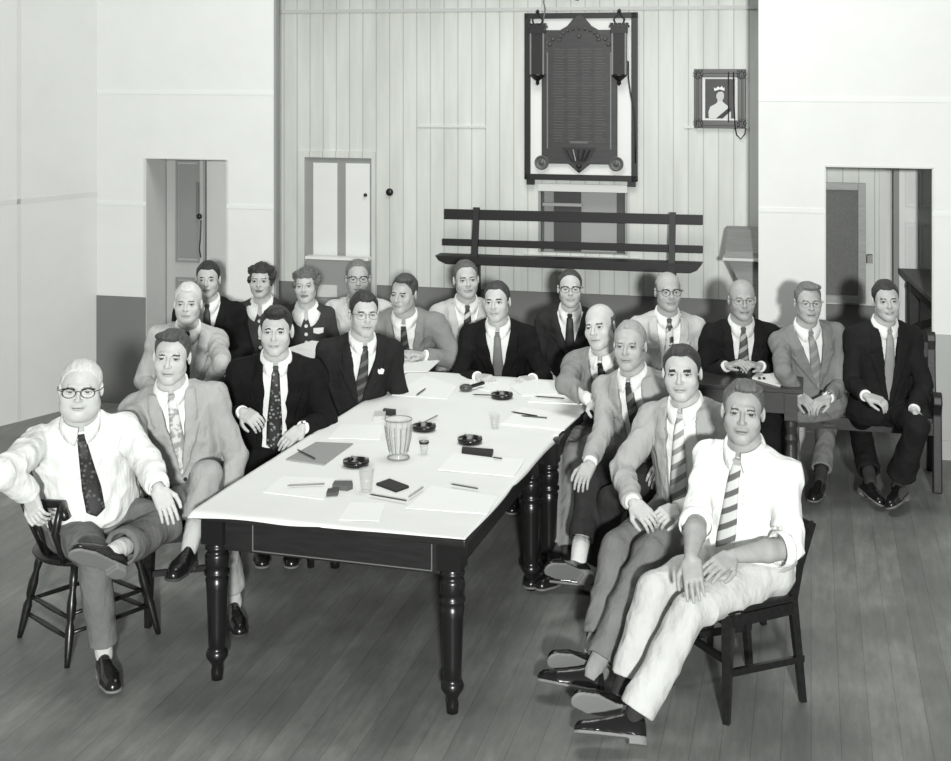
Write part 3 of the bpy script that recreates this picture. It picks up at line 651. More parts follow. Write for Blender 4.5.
def captain_chair(root):
    t = root; sz = .44
    b = B(); b.lathe([(.19, 0), (.235, .004), (.245, .018), (.235, .032), (.12, .024), (.01, .022)], (0, 0, sz-.03), None, 28); b.build('seat', m_chair, t, smooth=True)
    prof = lambda L: [(.012, 0), (.015, L*.1), (.021, L*.35), (.013, L*.42), (.020, L*.47), (.022, L*.6), (.014, L*.72), (.019, L*.8), (.016, L)]
    P = {}
    for i, (x, y) in enumerate(((-.155, -.15), (.155, -.15), (-.14, .15), (.14, .15))):
        a = Vector((x*1.55, y*1.50, 0)); c = Vector((x, y, sz-.01)); P[i] = (a, c); b = B(); b.lathe(prof((c-a).length), a, c, 14); b.build('leg', m_chair, t, smooth=True)
    def at(i, z): a, c = P[i]; return a+(c-a)*(z/sz)
    for i, j, zs in ((0, 1, (.14, .22)), (2, 3, (.18,)), (0, 2, (.12, .20)), (1, 3, (.12, .20))):
        for z in zs:
            a, c = at(i, z), at(j, z); m_ = (a+c)/2; b = B(); b.tube([a, a*.75+c*.25, m_, a*.25+c*.75, c], [.008, .011, .013, .011, .008], 8); b.build('stretcher', m_chair, t, smooth=True)
    arc = [(.25*sin(a), -.25*cos(a)+.01) for a in np.linspace(-2.35+pi, 2.35+pi, 25)]
    arc = []
    for a in np.linspace(radians(48), radians(312), 27): arc.append(Vector((.32*sin(a), -.29*cos(a), .72)))
    arc = [Vector((arc[0].x*1.15, -.27, .68)), Vector((arc[0].x*1.12, -.23, .715))]+arc+[Vector((arc[-1].x*1.12, -.23, .715)), Vector((arc[-1].x*1.15, -.27, .68))]
    b = B(); b.tube(arc, .018, 10); b.build('arm_rail', m_chair, t, smooth=True)
    b = B(); b.tube([p+Vector((0, .0, .045)) for p in arc[10:21]], [.012]+[.022]*9+[.012], 10); b.build('crest_rail', m_chair, t, smooth=True)
    for a in [66, 84, 102, 120, 138, 156, 180, 204, 222, 240, 258, 276, 294]:
        r = radians(a); top = Vector((.32*sin(r), -.29*cos(r), .72)); bot = Vector((.205*sin(r), -.205*cos(r), sz)); b = B(); b.tube([bot, bot*.6+top*.4, top], [.008, .011, .008], 8); b.build('spindle', m_chair, t, smooth=True)
    for s in (-1, 1):
        b = B(); b.tube([Vector((s*.20, -.13, sz)), Vector((s*.245, -.19, sz+.07)), Vector((s*.27, -.175, sz+.15)), Vector((s*.265, -.21, sz+.27))], [.016, .020, .018, .015], 10); b.build('arm_support', m_chair, t, smooth=True)
    return t
_proto = side_chair(); _used = [False]
def seat_chair(P, label, back=.02, yaw=None):
    """a chair under a sitter returned by person()"""
    t = _proto if not _used[0] else copy_tree(_proto); _used[0] = True
    FL = P['FL']; loc = P['hip']-FL*back
    t.location = (loc[0], loc[1], 0); t.rotation_euler = (0, 0, math.atan2(FL[0], -FL[1]) if yaw is None else yaw)
    finish(t, label, 'chair', 'dark wooden chairs of the meeting'); return t

# ---------------------------------------------------------------- pew-like bench at the right, scrolled iron-bound ends
e0 = PH(937, 491, 0.0); bnr = math.atan2(-sin(YAW), cos(YAW))
rE, dE = roomrd(e0); LB = 2.55
pw = empty('bench', W(rE-LB/2, dE+.20, 0), 'long dark bench with scroll-topped ends along the right wall', 'bench', rz=-YAW)
m_pew = mat('pew_dark', 26, .5, 'wood')
for s in (-1, 1):
    x = s*LB/2; b = B()
    out = [(-.26, 0), (-.20, 0), (-.17, .12), (-.17, .36), (-.02, .40), (.12, .36), (.17, .14), (.22, 0), (.28, 0), (.235, .2), (.23, .45), (.26, .70), (.275, .88), (.25, .915), (.215, .90), (.205, .86), (.215, .80), (.20, .62), (.17, .52), (.06, .50), (-.08, .545), (-.16, .60), (-.215, .625), (-.255, .60), (-.265, .555), (-.24, .52), (-.22, .48), (-.235, .3)]
    b.prism([(x-.028, y, z) for y, z in out], (.056, 0, 0)); b.build('bench_end', m_pew, pw, bevel=.008)
b = B(); b.box((0, -.02, .445), (LB-.05, .44, .03)); b.build('seat', m_pew, pw, bevel=.006)
b = B(); b.box((0, -.225, .40), (LB-.05, .025, .09)); b.build('seat_rail', m_pew, pw)
for z in (.60, .80): b = B(); b.beam((-LB/2+.02, .215, z), (LB/2-.02, .215, z), .10 if z > .7 else .08, .022, up=(0, 1, 0)); b.build('back_rail', m_pew, pw, bevel=.003)

# ---------------------------------------------------------------- things on the tables
ZT = .7535
def place(o, px, py, rz=0, h=ZT): p = PH(px, py, h); o.location = (p[0], p[1], h); o.rotation_euler = (0, 0, rz); return o
m_bake = mat('black_bakelite', 20, .2)
for px, py, lb in ((424, 429, 'black round ashtray beside the glass jug'), (356, 464.5, 'black round ashtray near the grey folder'), (470, 442, 'black round ashtray right of centre near the spectacle case'), (502, 397, 'black round ashtray farthest up the table')):
    b = B(); b.lathe([(.050, 0), (.060, .004), (.064, .018), (.062, .026), (.052, .026), (.047, .010), (.010, .008)], (0, 0, 0), None, 28)
    o = b.build('ashtray', m_bake, None, smooth=True)
    for k_ in range(4):
        a = k_*pi/2+.4; b2 = B(); b2.beam((.045*cos(a), .045*sin(a), .027), (.064*cos(a), .064*sin(a), .027), .010, .005); b2.build('rest', mat('ash_grey', 120, .6), o)
    place(o, px, py+1); finish(o, lb, 'ashtray', 'ashtrays on the long table')
m_glass = mat('clear_glass', 200, .02, 'glass')
b = B(); b.lathe([(.001, .004), (.044, .004), (.046, .0), (.052, .0), (.054, .008), (.045, .020), (.045, .03), (.060, .10), (.066, .165), (.067, .19), (.064, .19), (.062, .165), (.056, .10), (.041, .034), (.001, .030)], (0, 0, 0), None, 32, cap=False)
_fl = B()
for i in range(14):
    a = 2*pi*i/14; _fl.tube([(.046*cos(a), .046*sin(a), .032), (.061*cos(a), .061*sin(a), .10), (.0675*cos(a), .0675*sin(a), .160)], .0022, 5)
o = place(b.build('water_jug', mat('jug_glass', 215, .03, 'glass'), None, smooth=True), 398.5, 458); finish(o, 'tall fluted glass water jug in the middle of the table', 'jug')
_fl.tube([(.0665*cos(a), .0665*sin(a), .19) for a in np.linspace(0, 2*pi, 24, endpoint=False)], .0022, 6, True); _fl.tube([(.052*cos(a), .052*sin(a), .004) for a in np.linspace(0, 2*pi, 24, endpoint=False)], .004, 6, True); _fl.build('flutes', mat('flute_glass', 128, .1), o, smooth=True)['kind'] = 'stuff'
b = B(); b.lathe([(.001, .033), (.040, .034), (.053, .10), (.057, .135), (.001, .135)], (0, 0, 0), None, 28, cap=False); b.build('water', mat('water', 255, 0, 'lens'), o, smooth=True)
for px, py, r, h_, lb in ((424, 454, .024, .065, 'small glass tumbler with dark rim right of the jug'), (495, 428.5, .026, .068, 'small glass tumbler on the right of the table'), (366.5, 491, .036, .10, 'clear tall tumbler in front of the ashtray near the folder')):
    b = B(); b.lathe([(.001, .004), (r*.62, .004), (r*.66, 0), (r*.7, .004), (r, h_), (r-.002, h_), (r*.62, .010), (.001, .008)], (0, 0, 0), None, 24, cap=False)
    o = place(b.build('tumbler', m_glass, None, smooth=True), px, py); finish(o, lb, 'glass', 'glass tumblers on the table')
    if px == 424: b = B(); b.lathe([(r+.0005, h_-.012), (r+.001, h_-.012), (r+.001, h_-.001), (r+.0005, h_-.001)], (0, 0, 0), None, 24, cap=False); b.build('rim_band', m_bake, o, smooth=True)
_pn = [0]
def sheet(pts, label, v=242, th=.004, cat='paper', name='paper_sheets', kind='paper', h=ZT, lift=0, v2=None, group='papers on the long table'):
    P = [PH(x, y, h) for x, y in pts]; c = sum(P)/len(P); b = B(); b.prism([V3(p[0]-c[0], p[1]-c[1], 0) for p in P], (0, 0, th))
    o = b.build(name, mat('%s_%d' % (name, v), v, .7, kind, v2)); o.location = (c[0], c[1], h+lift); 
    return finish(o, label, cat, group)
F7 = lambda x, y: (x/2.3195+190, y/2.3222+360)
sheet([(286, 460), (316, 443), (353, 444.5), (324, 465.5)], 'grey paper folder lying at the left edge of the table', 150, .006, 'folder', 'folder', group=None)
sheet([F7(575, 256), F7(612, 216), F7(778, 232), F7(752, 272)], 'white papers under the long dark spectacle case', 238)
sheet([F7(468, 82), F7(545, 36), F7(620, 62), F7(598, 92)], 'white papers with a pencil at the far left of the table', 238)
sheet([F7(722, 150), F7(770, 112), F7(905, 130), F7(868, 165)], 'white papers stacked at the right beside the small tumbler', 238, .008)
sheet([F7(740, 62), F7(800, 46), F7(866, 62), F7(852, 82), F7(770, 84)], 'white papers at the far end of the table near its middle', 238, .006)
sheet([F7(784, 98), F7(800, 78), F7(905, 86), F7(912, 104)], 'white papers near the far right corner of the table', 238, .005)
sheet([F7(322, 182), F7(350, 150), F7(452, 152), F7(440, 186)], 'white papers left of the jug', 238, .003)
sheet([F7(500, 345), F7(560, 292), F7(716, 318), F7(690, 358)], 'white papers at the near right corner of the table', 238, .003)
sheet([F7(170, 308), F7(215, 270), F7(345, 276), F7(310, 325)], 'white papers at the near left of the table beside the cigarette tin', 238, .003)
sheet([F7(345, 372), F7(372, 330), F7(455, 332), F7(440, 375)], 'blank white sheet at the near edge of the table', 238, .002)
sheet([F7(640, 62), F7(665, 40), F7(745, 46), F7(738, 82)], 'white sheet behind the black gadget at the far end', 238, .003)
sheet([F7(432, 291), F7(463, 280), F7(508, 297), F7(478, 308)], 'black leather notebook lying near the table front', 34, .010, 'notebook', 'notebook', 'plain', group=None)
sheet([F7(630, 219), F7(632, 211), F7(704, 217), F7(700, 228)], 'long black spectacle case on white papers', 26, .018, 'case', 'spectacle_case', 'plain', lift=.004, group=None)
sheet([F7(330, 300), F7(336, 291), F7(376, 291), F7(378, 299), F7(366, 304)], 'small rounded dark tin near the front of the table', 90, .022, 'tin', 'tobacco_tin', 'plain', group=None)
sheet([F7(316, 318), F7(320, 307), F7(346, 305), F7(343, 316)], 'small dark matchbox beside the rounded tin', 70, .014, 'matchbox', 'matchbox', 'plain', lift=.003, group=None)
sheet([F7(425, 141), F7(428, 129), F7(455, 127), F7(452, 139)], 'small pale packet standing left of the jug', 190, .022, 'packet', 'cigarette_packet', 'plain', group=None)
sheet([F7(447, 128), F7(450, 124), F7(478, 127), F7(476, 131)], 'dark flat box behind the jug', 60, .03, 'box', 'small_box', 'plain', group=None)
for x0, y0, x1, y1, v, lb in ((225, 294, 312, 290, 120, 'pencil lying on papers at the near left'), (416, 314, 502, 329, 70, 'dark pencil in front of the black notebook'), (604, 290, 668, 301, 80, 'pencil on papers at the near right corner'), (745, 122, 806, 132, 20, 'thick black pen on papers beside the small tumbler'), (768, 131, 828, 136, 70, 'thin pencil beside the thick black pen'), (800, 86, 868, 91, 60, 'pencil on papers near the far right corner'), (525, 83, 546, 68, 60, 'pencil on papers at the far left'), (540, 148, 574, 131, 120, 'thin pencil behind the ashtray by the jug'), (248, 210, 290, 231, 50, 'pen resting on the grey folder'), (655, 82, 722, 84, 50, 'dark pencil beside the farthest ashtray'), (700, 228, 724, 231, 60, 'short pencil sticking out beyond the spectacle case'), (506, 322, 541, 298, 150, 'pale pencil at the edge of the near right papers')):
    a = PH(*F7(x0, y0), ZT+.008); c = PH(*F7(x1, y1), ZT+.008); L_ = float(np.linalg.norm(c-a)); b = B(); b.lathe([(.0008, 0), (.0038, .015), (.0038, L_-.004), (.003, L_)], (0, 0, 0), (1, 0, 0), 8)
    o = b.build('pencil', mat('pencil_%d' % v, v, .4), None, smooth=True); o.location = tuple(V3(a[0], a[1], ZT+.0125)); o.rotation_euler = (0, 0, math.atan2(c[1]-a[1], c[0]-a[0])); finish(o, lb, 'pencil', 'pencils on the table')
# black strapped gadget (watch-like) at the far end
p = PH(*F7(640, 72), ZT); g_ = empty('stapler', p, 'small dark stapler-like gadget at the far end of the table', 'stapler', rz=.5)
b = B(); b.lathe([(.030, 0), (.038, .006), (.038, .022), (.026, .030), (.005, .031)], (0, 0, .006), None, 20); b.build('round_head', mat('gadget_grey', 70, .3), g_, smooth=True)
b = B(); b.beam((.02, 0, .02), (.13, .02, .03), .026, .016); b.build('arm', m_bake, g_, bevel=.004)
# paper on the back left table
o = sheet([(393, 372), (402, 362), (440, 361), (428, 372)], 'white sheets on the back left table by the leaning man', 232, .003, h=.757, group=None)
o = sheet([(296, 349), (306, 345), (326, 344), (322, 352)], 'white sheets on the back left table before the women', 240, .003, h=.757, group=None)
# papers on the side table with a clip
o = sheet([(752, 379), (758, 373), (790, 375.5), (780, 387)], 'white papers with dark clips on the right side table', 238, .010, h=.7615, group=None)
for x in (759.5, 764): 
    c = PH(x, 379.5, .77); b = B(); b.lathe([(.008, 0), (.010, .004), (.008, .012), (.002, .014)], tuple(c-np.array(o.location)-V3(0, 0, c[2]-.7715)), None, 10); b.build('clip', m_bake, o, smooth=True)
# ---------------------------------------------------------------- signed distance modelling for bodies and clothes
class Frame:
    def __init__(s, o, x, y, z, wx=1.0): s.o, s.x, s.y, s.z = [np.asarray(q, float) for q in (o, x, y, z)]; s.wx = wx
    def w(s, a, b=0, c=0):
        if hasattr(a, '__len__'): a, b, c = a
        return s.o+s.x*(a*s.wx)+s.y*b+s.z*c
    def loc(s, P): Q = P-s.o; return Q @ s.x/s.wx, Q @ s.y, Q @ s.z
def rcone(a, b, r0, r1):
    a = np.asarray(a, float); b = np.asarray(b, float)
    def f(P):
        ab = b-a; L2 = ab @ ab; t = np.clip(((P-a) @ ab)/L2, 0, 1)
        q = P-a-t[..., None]*ab
        return np.sqrt((q*q).sum(-1))-(r0+(r1-r0)*t)
    m = max(r0, r1)
    return f, np.minimum(a, b)-m, np.maximum(a, b)+m
def ell(fr, c, r):
    c0 = fr.w(*c); r = np.asarray(r, float)
    def f(P):
        x, y, z = fr.loc(P); x = x-c[0]; y = y-c[1]; z = z-c[2]
        k0 = np.sqrt((x/r[0])**2+(y/r[1])**2+(z/r[2])**2); k1 = np.sqrt((x/r[0]**2)**2+(y/r[1]**2)**2+(z/r[2]**2)**2)+1e-9
        return k0*(k0-1)/k1
    m = r.max(); return f, c0-m, c0+m
def rbox(fr, c, h, r):
    c0 = fr.w(*c)
    def f(P):
        x, y, z = fr.loc(P); q = np.stack([abs(x-c[0])-h[0]+r, abs(y-c[1])-h[1]+r, abs(z-c[2])-h[2]+r], -1)
        return np.sqrt((np.maximum(q, 0)**2).sum(-1))+np.minimum(q.max(-1), 0)-r
    m = sqrt(h[0]**2+h[1]**2+h[2]**2); return f, c0-m, c0+m
class Field:
    def __init__(s, lo, hi, h):
        s.h = h; s.lo = np.asarray(lo, float)-3*h; n = np.ceil((np.asarray(hi, float)+3*h-s.lo)/h).astype(int)+1
        s.n = n; s.F = np.full(n, .2, dtype=np.float32)
    def sub(s, lo, hi, k):
        i0 = np.clip(np.floor((lo-k-2*s.h-s.lo)/s.h).astype(int), 0, s.n-1); i1 = np.clip(np.ceil((hi+k+2*s.h-s.lo)/s.h).astype(int)+1, 1, s.n)
        ax = [s.lo[a]+s.h*np.arange(i0[a], i1[a]) for a in range(3)]
        P = np.stack(np.meshgrid(*ax, indexing='ij'), -1)
        return tuple(slice(i0[a], i1[a]) for a in range(3)), P
    def add(s, prim, k=.01):
        f, lo, hi = prim; sl, P = s.sub(lo, hi, k)
        if 0 in P.shape[:3]: return
        d = f(P); o = s.F[sl]
        if k > 0:
            h = np.clip(.5+.5*(d-o)/k, 0, 1); s.F[sl] = d*(1-h)+o*h-k*h*(1-h)
        else: s.F[sl] = np.minimum(o, d)
    def cut(s, prim, k=.003):
        f, lo, hi = prim; sl, P = s.sub(lo, hi, k)
        if 0 in P.shape[:3]: return
        d = -f(P); o = s.F[sl]
        h = np.clip(.5-.5*(d-o)/k, 0, 1); s.F[sl] = d*(1-h)+o*h+k*h*(1-h)
    def mesh(s):
        F = s.F; F[0] = F[-1] = .1; F[:, 0] = F[:, -1] = .1; F[:, :, 0] = F[:, :, -1] = .1
        S = (F < 0); c = np.zeros(tuple(s.n-1), np.uint8)
        for i in (0, 1):
            for j in (0, 1):
                for k in (0, 1): c += S[i:s.n[0]-1+i, j:s.n[1]-1+j, k:s.n[2]-1+k]
        act = np.argwhere((c > 0) & (c < 8)); ids = np.full(tuple(s.n-1), -1, np.int32)
        ids[act[:, 0], act[:, 1], act[:, 2]] = np.arange(len(act))
        acc = np.zeros((len(act), 3)); cnt = np.zeros(len(act))
        C = [(0,0,0),(1,0,0),(0,1,0),(1,1,0),(0,0,1),(1,0,1),(0,1,1),(1,1,1)]
        val = [F[act[:, 0]+a, act[:, 1]+b, act[:, 2]+d_] for a, b, d_ in C]
        for i in range(8):
            for j in range(i+1, 8):
                df = np.array(C[j])-np.array(C[i])
                if abs(df).sum() != 1: continue
                m = (val[i] < 0) != (val[j] < 0); t = val[i][m]/(val[i][m]-val[j][m])
                acc[m] += np.array(C[i])+df*t[:, None]; cnt[m] += 1
        V = s.lo+s.h*(act+acc/cnt[:, None]); faces = []
        for ax in range(3):
            b, d_ = (ax+1) % 3, (ax+2) % 3
            sl0 = [slice(1, s.n[a]-1) for a in range(3)]; sl1 = list(sl0)
            sl0[ax] = slice(0, s.n[ax]-1); sl1[ax] = slice(1, s.n[ax])
            A, Bq = S[tuple(sl0)], S[tuple(sl1)]; e = np.argwhere(A != Bq)
            flip = Bq[e[:, 0], e[:, 1], e[:, 2]]
            e = e+np.array([0 if a == ax else 1 for a in range(3)])
            def cell(ob, od):
                q = e.copy(); q[:, b] += ob; q[:, d_] += od; return ids[q[:, 0], q[:, 1], q[:, 2]]
            q = np.stack([cell(-1, -1), cell(0, -1), cell(0, 0), cell(-1, 0)], 1)
            q[flip] = q[flip][:, ::-1]; faces.append(q)
        return V, np.concatenate(faces)
def vnormals(V, Q):
    n = np.cross(V[Q[:, 2]]-V[Q[:, 0]], V[Q[:, 3]]-V[Q[:, 1]]); N = np.zeros_like(V)
    for k in range(4):
        for a in range(3): N[:, a] += np.bincount(Q[:, k], n[:, a], len(V))
    return N/(np.linalg.norm(N, axis=1)[:, None]+1e-12)
def wrinkle(V, Q, amp, sc=(11, 11, 6), seed=0, fr=None):
    N = vnormals(V, Q); P = V+np.stack([noise3(V*6+k_*9.1+seed) for k_ in range(3)], -1)*.03
    a = noise3(P*np.array(sc)+seed*7.3); b = noise3(P*np.array(sc)*2.1+seed*3.1+11)
    r = 1-2.6*np.abs(a)**.8                     # ridges read as creases
    return V+N*((r*.6+b*.5)*amp)[:, None]
def fit(a, b, La, Lb, px, z0, z1, prefer=0):
    """point on the sight line of a joint that keeps both bone lengths"""
    Z = np.linspace(z0, z1, 240); P = np.stack([(px[0]-475.5)/FPX*Z, Z, HC-(px[1]-HZ)/FPX*Z], 1)
    e = (np.linalg.norm(P-a, axis=1)-La)**2+(np.linalg.norm(P-b, axis=1)-Lb)**2+prefer*(Z-z0)
    return P[np.argmin(e)]
def ik2(a, b, La, Lb, pole):
    d = b-a; D = min(np.linalg.norm(d), La+Lb-.005); u = nrm(d); x = (La*La-Lb*Lb+D*D)/(2*D)
    h = sqrt(max(0, La*La-x*x)); p = pole-u*(pole @ u); return a+u*x+nrm(p)*h

TT = np.array([-.22, 0, .2, .42, .66, .83, .93, 1.02])
PA = np.array([.125, .172, .158, .160, .176, .170, .130, .070])
PF = np.array([.070, .112, .118, .116, .118, .104, .078, .052])
PB = np.array([.090, .120, .098, .102, .112, .108, .085, .055])

def make_head(Fd, HF, k, o):
    """skull, jaw, brow, nose, lids, lips and ears, then the neck is added by the caller"""
    s = k; E = lambda c, r, kk=.012: Fd.add(ell(HF, [q*s for q in c], [q*s for q in r]), kk*s)
    fw = o.get('jaw', 1.0)
    E((0, -.014, .032), (.0735, .093, .083), 0)
    E((0, .030, -.028), (.060*fw, .058, .082), .02)
    for sx in (-1, 1):
        Fd.add(rcone(HF.w(sx*.038*fw*s, .010*s, -.058*s), HF.w(sx*.013*s, .066*s, -.098*s), .026*s, .019*s), .034*s)
        E((sx*.042*fw, .058, -.030), (.020, .018, .022), .024)
        if o.get('fat'): E((sx*.036, .030, -.078), (.032, .040, .034), .03)
    if o.get('fat'): E((0, .035, -.112), (.045, .045, .022), .02)
    Fd.add(rcone(HF.w(-.034*s, .079*s, .019*s), HF.w(.034*s, .079*s, .019*s), .0085*s, .0085*s), .014*s)
    for sx in (-1, 1):
        Fd.cut(ell(HF, (sx*.031*s, .100*s, .000), (.0185*s, .020*s, .0125*s)), .012*s)
    Fd.add(rcone(HF.w(0, .086*s, .010*s), HF.w(0, .110*s, -.030*s), .0065*s, .0105*s), .009*s)
    for sx in (-1, 1): E((sx*.011, .098, -.034), (.0075, .010, .0075), .006)
    for sx in (-1, 1):
        E((sx*.031, .0755, .000), (.0155, .0150, .0125), .004)
        Fd.cut(ell(HF, (sx*.031*s, .0905*s, -.0010*s), (.0125*s, .012*s, .0034*s)), .002*s)
    E((0, .084, -.060), (.024, .014, .014), .012)
    E((0, .0925, -.0600), (.018, .0055, .0032), .005); E((0, .0915, -.0705), (.015, .0060, .0040), .005)
    Fd.cut(ell(HF, (0, .103*s, -.0655*s), (.021*s, .0105*s, .0013*s)), .003*s)
    if o.get('smile'):
        Fd.cut(ell(HF, (0, .104*s, -.0655*s), (.022*s, .012*s, .004*s)), .003*s)
    er = o.get('ear', 1.0)
    for sx in (-1, 1):
        ef = Frame(HF.w(sx*.071*s, -.004*s, -.008*s), nrm(HF.x*sx*.88-HF.y*.45), nrm(HF.y*.85+HF.x*sx*.5), HF.z)
        Fd.add(ell(ef, (.007*s*er, -.008*s, 0), (.0080*s*er, .0175*s*er, .030*s*er)), .008*s)
        Fd.cut(ell(ef, (.017*s*er, -.006*s, .002*s), (.008*s, .0095*s, .018*s)), .003*s)

HAIR = {   # region kept of the swelled skull; p = coordinates in head units
  'short': lambda x, y, z: np.where(y > .052, .052-.0*x, np.where(y > .012, .052-(.052-y)*1.9, np.where(y > -.02, -.024, -.05-(-.02-y)*.35))),
  'bald': lambda x, y, z: np.where(y > .0, .3, np.where(y > -.02, -.022, -.05)),
}
def make_hair(HF, k, o, h, name, m, parent, base, lift=.007):
    s = k; kind = o.get('hair', 'short')
    if kind == 'none': return None
    Fd = Field(HF.w(0, 0, 0)-.19*s, HF.w(0, 0, 0)+.19*s, h)
    Fd.add(ell(HF, (0, -.014*s, .034*s), ((.0755+lift*.25)*s, (.094+lift*.5)*s, (.084+lift)*s)), 0)
    sl, P = Fd.sub(HF.w(0, 0, 0)-.16*s, HF.w(0, 0, 0)+.16*s, .01)
    x, y, z = [q/s for q in HF.loc(P)]
    if kind in ('short', 'side', 'quiff', 'thin'):
        hl = o.get('hairline', .056)+.016
        line = np.where(y > .055, hl+o.get('rec', .22)*np.maximum(0, np.abs(x)-.018), np.where(y > .018, hl-(.055-y)*(hl+.02)/.037*.9, np.where(y > -.022, -.022, -.045-(-.022-y)*.35)))
        g = line-z
        if kind == 'thin': g = np.maximum(g, .012-((y+.02)**2*0+np.abs(x)) if False else g)
    elif kind == 'bald':
        hb = o.get('fringe', .035)
        g = np.maximum(np.where(y > -.022, -.022, -.045-(-.022-y)*.35)-z, z-hb+np.maximum(0, .0-y)*-.2)
        g = np.maximum(g, y-.022)
    elif kind == 'curly':
        g = np.where(y > .05, .050, np.where(y > .022, .0, -.075))-z
    if kind == 'quiff': Fd.add(ell(HF, (.004*s, .045*s, .095*s), (.058*s, .045*s, .026*s)), .012*s)
    if kind == 'side':
        sd = o.get('part', 1); Fd.add(ell(HF, (-sd*.014*s, .036*s, .092*s), (.058*s, .048*s, .026*s)), .012*s)
    if kind == 'curly':
        r_ = np.random.RandomState(3)
        for i in range(34):
            a = r_.rand()*2*pi; zz = r_.uniform(-.06, .095); rr = sqrt(max(.0, 1-((zz-.03)/.1)**2))
            cx, cy = cos(a)*.080*rr, sin(a)*.094*rr-.018
            if cy > .035 and zz < .055: continue
            Fd.add(ell(HF, (cx*s, cy*s, zz*s), (.021*s, .021*s, .019*s)), .008*s)
    Fg = g*s*.75
    wv = noise3(np.stack([x*95, y*16, z*30], -1))*.0030*s
    if kind == 'curly': wv = noise3(np.stack([x*70, y*70, z*70], -1))*.006*s
    A_ = Fd.F[sl]+wv; kk = (.018 if kind != 'curly' else .006)*s; h_ = np.clip(.5-.5*(Fg-A_)/kk, 0, 1)
    if kind == 'side':
        sd = o.get('part', 1); A_ = A_+.004*s*np.exp(-((x-sd*.034)/.0025)**2)*(y > -.02)*(z > .05)
    Fd.F[sl] = Fg*(1-h_)+A_*h_+kk*h_*(1-h_)
    V, Q = Fd.mesh(); return mesh_obj(name, V, Q, m, parent, base=base)

def make_hand(Fd, wrist, hd, pn, th, curl, s, spread=.0, grip=None):
    """palm, four fingers of unequal length in three segments, and a thumb off the side of the palm"""
    hd = nrm(hd); pn = nrm(pn-hd*(pn @ hd)); lat = np.cross(hd, pn)*th     # th: thumb side
    hf = Frame(wrist, hd, lat, pn)
    Fd.add(rbox(hf, (.050*s, 0, 0), (.046*s, .040*s, .0135*s), .013*s), .014*s)
    Fd.add(ell(hf, (.035*s, .026*s, .006*s), (.030*s, .016*s, .014*s)), .008*s)
    for i, (lo, L, r) in enumerate(((.030, .072, .0092), (.010, .080, .0095), (-.010, .075, .0090), (-.029, .060, .0082))):
        p = hf.w(.086*s, lo*s, 0); d = nrm(hd+lat*(lo*4*(.5+spread))); ang = 0
        c = curl[i] if hasattr(curl, '__len__') else curl
        for j, (fr_, an) in enumerate(((.45, .75), (.30, 1.0), (.25, .6))):
            ang += an*c*1.3; dd = d*cos(ang)+pn*sin(ang); q = p+dd*(L*fr_*s)
            Fd.add(rcone(p, q, r*s*(1-.10*j), r*s*(.93-.12*j)), .0025*s if j == 0 else .002*s); p = q
    p = hf.w(.022*s, .030*s, .004*s)
    tc = .35+.5*(curl if not hasattr(curl, '__len__') else curl[0])
    d1 = nrm(hd*.75+lat*.62+pn*.25*tc); q = p+d1*.042*s; Fd.add(rcone(p, q, .0125*s, .0105*s), .006*s)
    d2 = nrm(hd*.95+lat*(.32-.3*tc)+pn*.5*tc); q2 = q+d2*.034*s; Fd.add(rcone(q, q2, .0102*s, .0088*s), .003*s)
    d3 = nrm(hd*.98+lat*(.1-.3*tc)+pn*.7*tc); Fd.add(rcone(q2, q2+d3*.020*s, .0088*s, .0072*s), .002*s)

def plan2d(f, l, side):
    """sole outline: distance in the ground plane"""
    def c2(ax, ay, bx, by, r0, r1):
        dx, dy = bx-ax, by-ay; t = np.clip(((f-ax)*dx+(l-ay)*dy)/(dx*dx+dy*dy), 0, 1)
        return np.hypot(f-ax-t*dx, l-ay-t*dy)-(r0+(r1-r0)*t)
    a = c2(.034, 0, .10, side*.004, .033, .031); b = c2(.10, side*.004, .195, -side*.002, .031, .046)
    c = c2(.195, -side*.002, .250, -side*.004, .046, .036)
    return np.minimum(np.minimum(a, b), c)
def make_shoe(name, heel, toe, up, side, m_up, m_sole, parent, base, h, sz=1.0, lbl=None):
    fd = nrm(toe-heel); up = nrm(up-fd*(up @ fd)); lt = np.cross(up, fd)
    fr = Frame(heel, fd, lt, up)
    def upper(P):
        f, l, u = [q/sz for q in fr.loc(P)]
        d = plan2d(f, l, side)
        top = np.interp(f, [-.01, .03, .075, .12, .17, .22, .28], [.098, .100, .098, .082, .068, .058, .048])
        w = np.sqrt(np.clip(1-np.clip((u-.012)/(top-.012+1e-6), 0, 1)**2.2, 0, 1))
        dd = d+.030*(1-w)
        return np.maximum(np.maximum(dd, (u-top)*.7), .010-u)*sz
    lo = np.minimum.reduce([fr.w(a, b, c) for a in (-.04, .33*sz) for b in (-.09, .09) for c in (-.01, .13)])
    hi = np.maximum.reduce([fr.w(a, b, c) for a in (-.04, .33*sz) for b in (-.09, .09) for c in (-.01, .13)])
    F = Field(lo, hi, h); F.add((upper, lo, hi), 0); V, Q = F.mesh()
    o = mesh_obj(name, V, Q, m_up, parent, base=base)
    def sole(P):
        f, l, u = [q/sz for q in fr.loc(P)]
        d = plan2d(f, l, side)-.004
        a = np.maximum(d, np.abs(u-.006)-.006)
        b = np.maximum(np.maximum(d, f-.075), np.abs(u+.006)-.014)
        return np.minimum(a, b)*sz
    F = Field(lo, hi, h*.8); F.add((sole, lo-.02, hi), 0); V, Q = F.mesh()
    mesh_obj('sole', V, Q, m_sole, o, base=base)
    return o

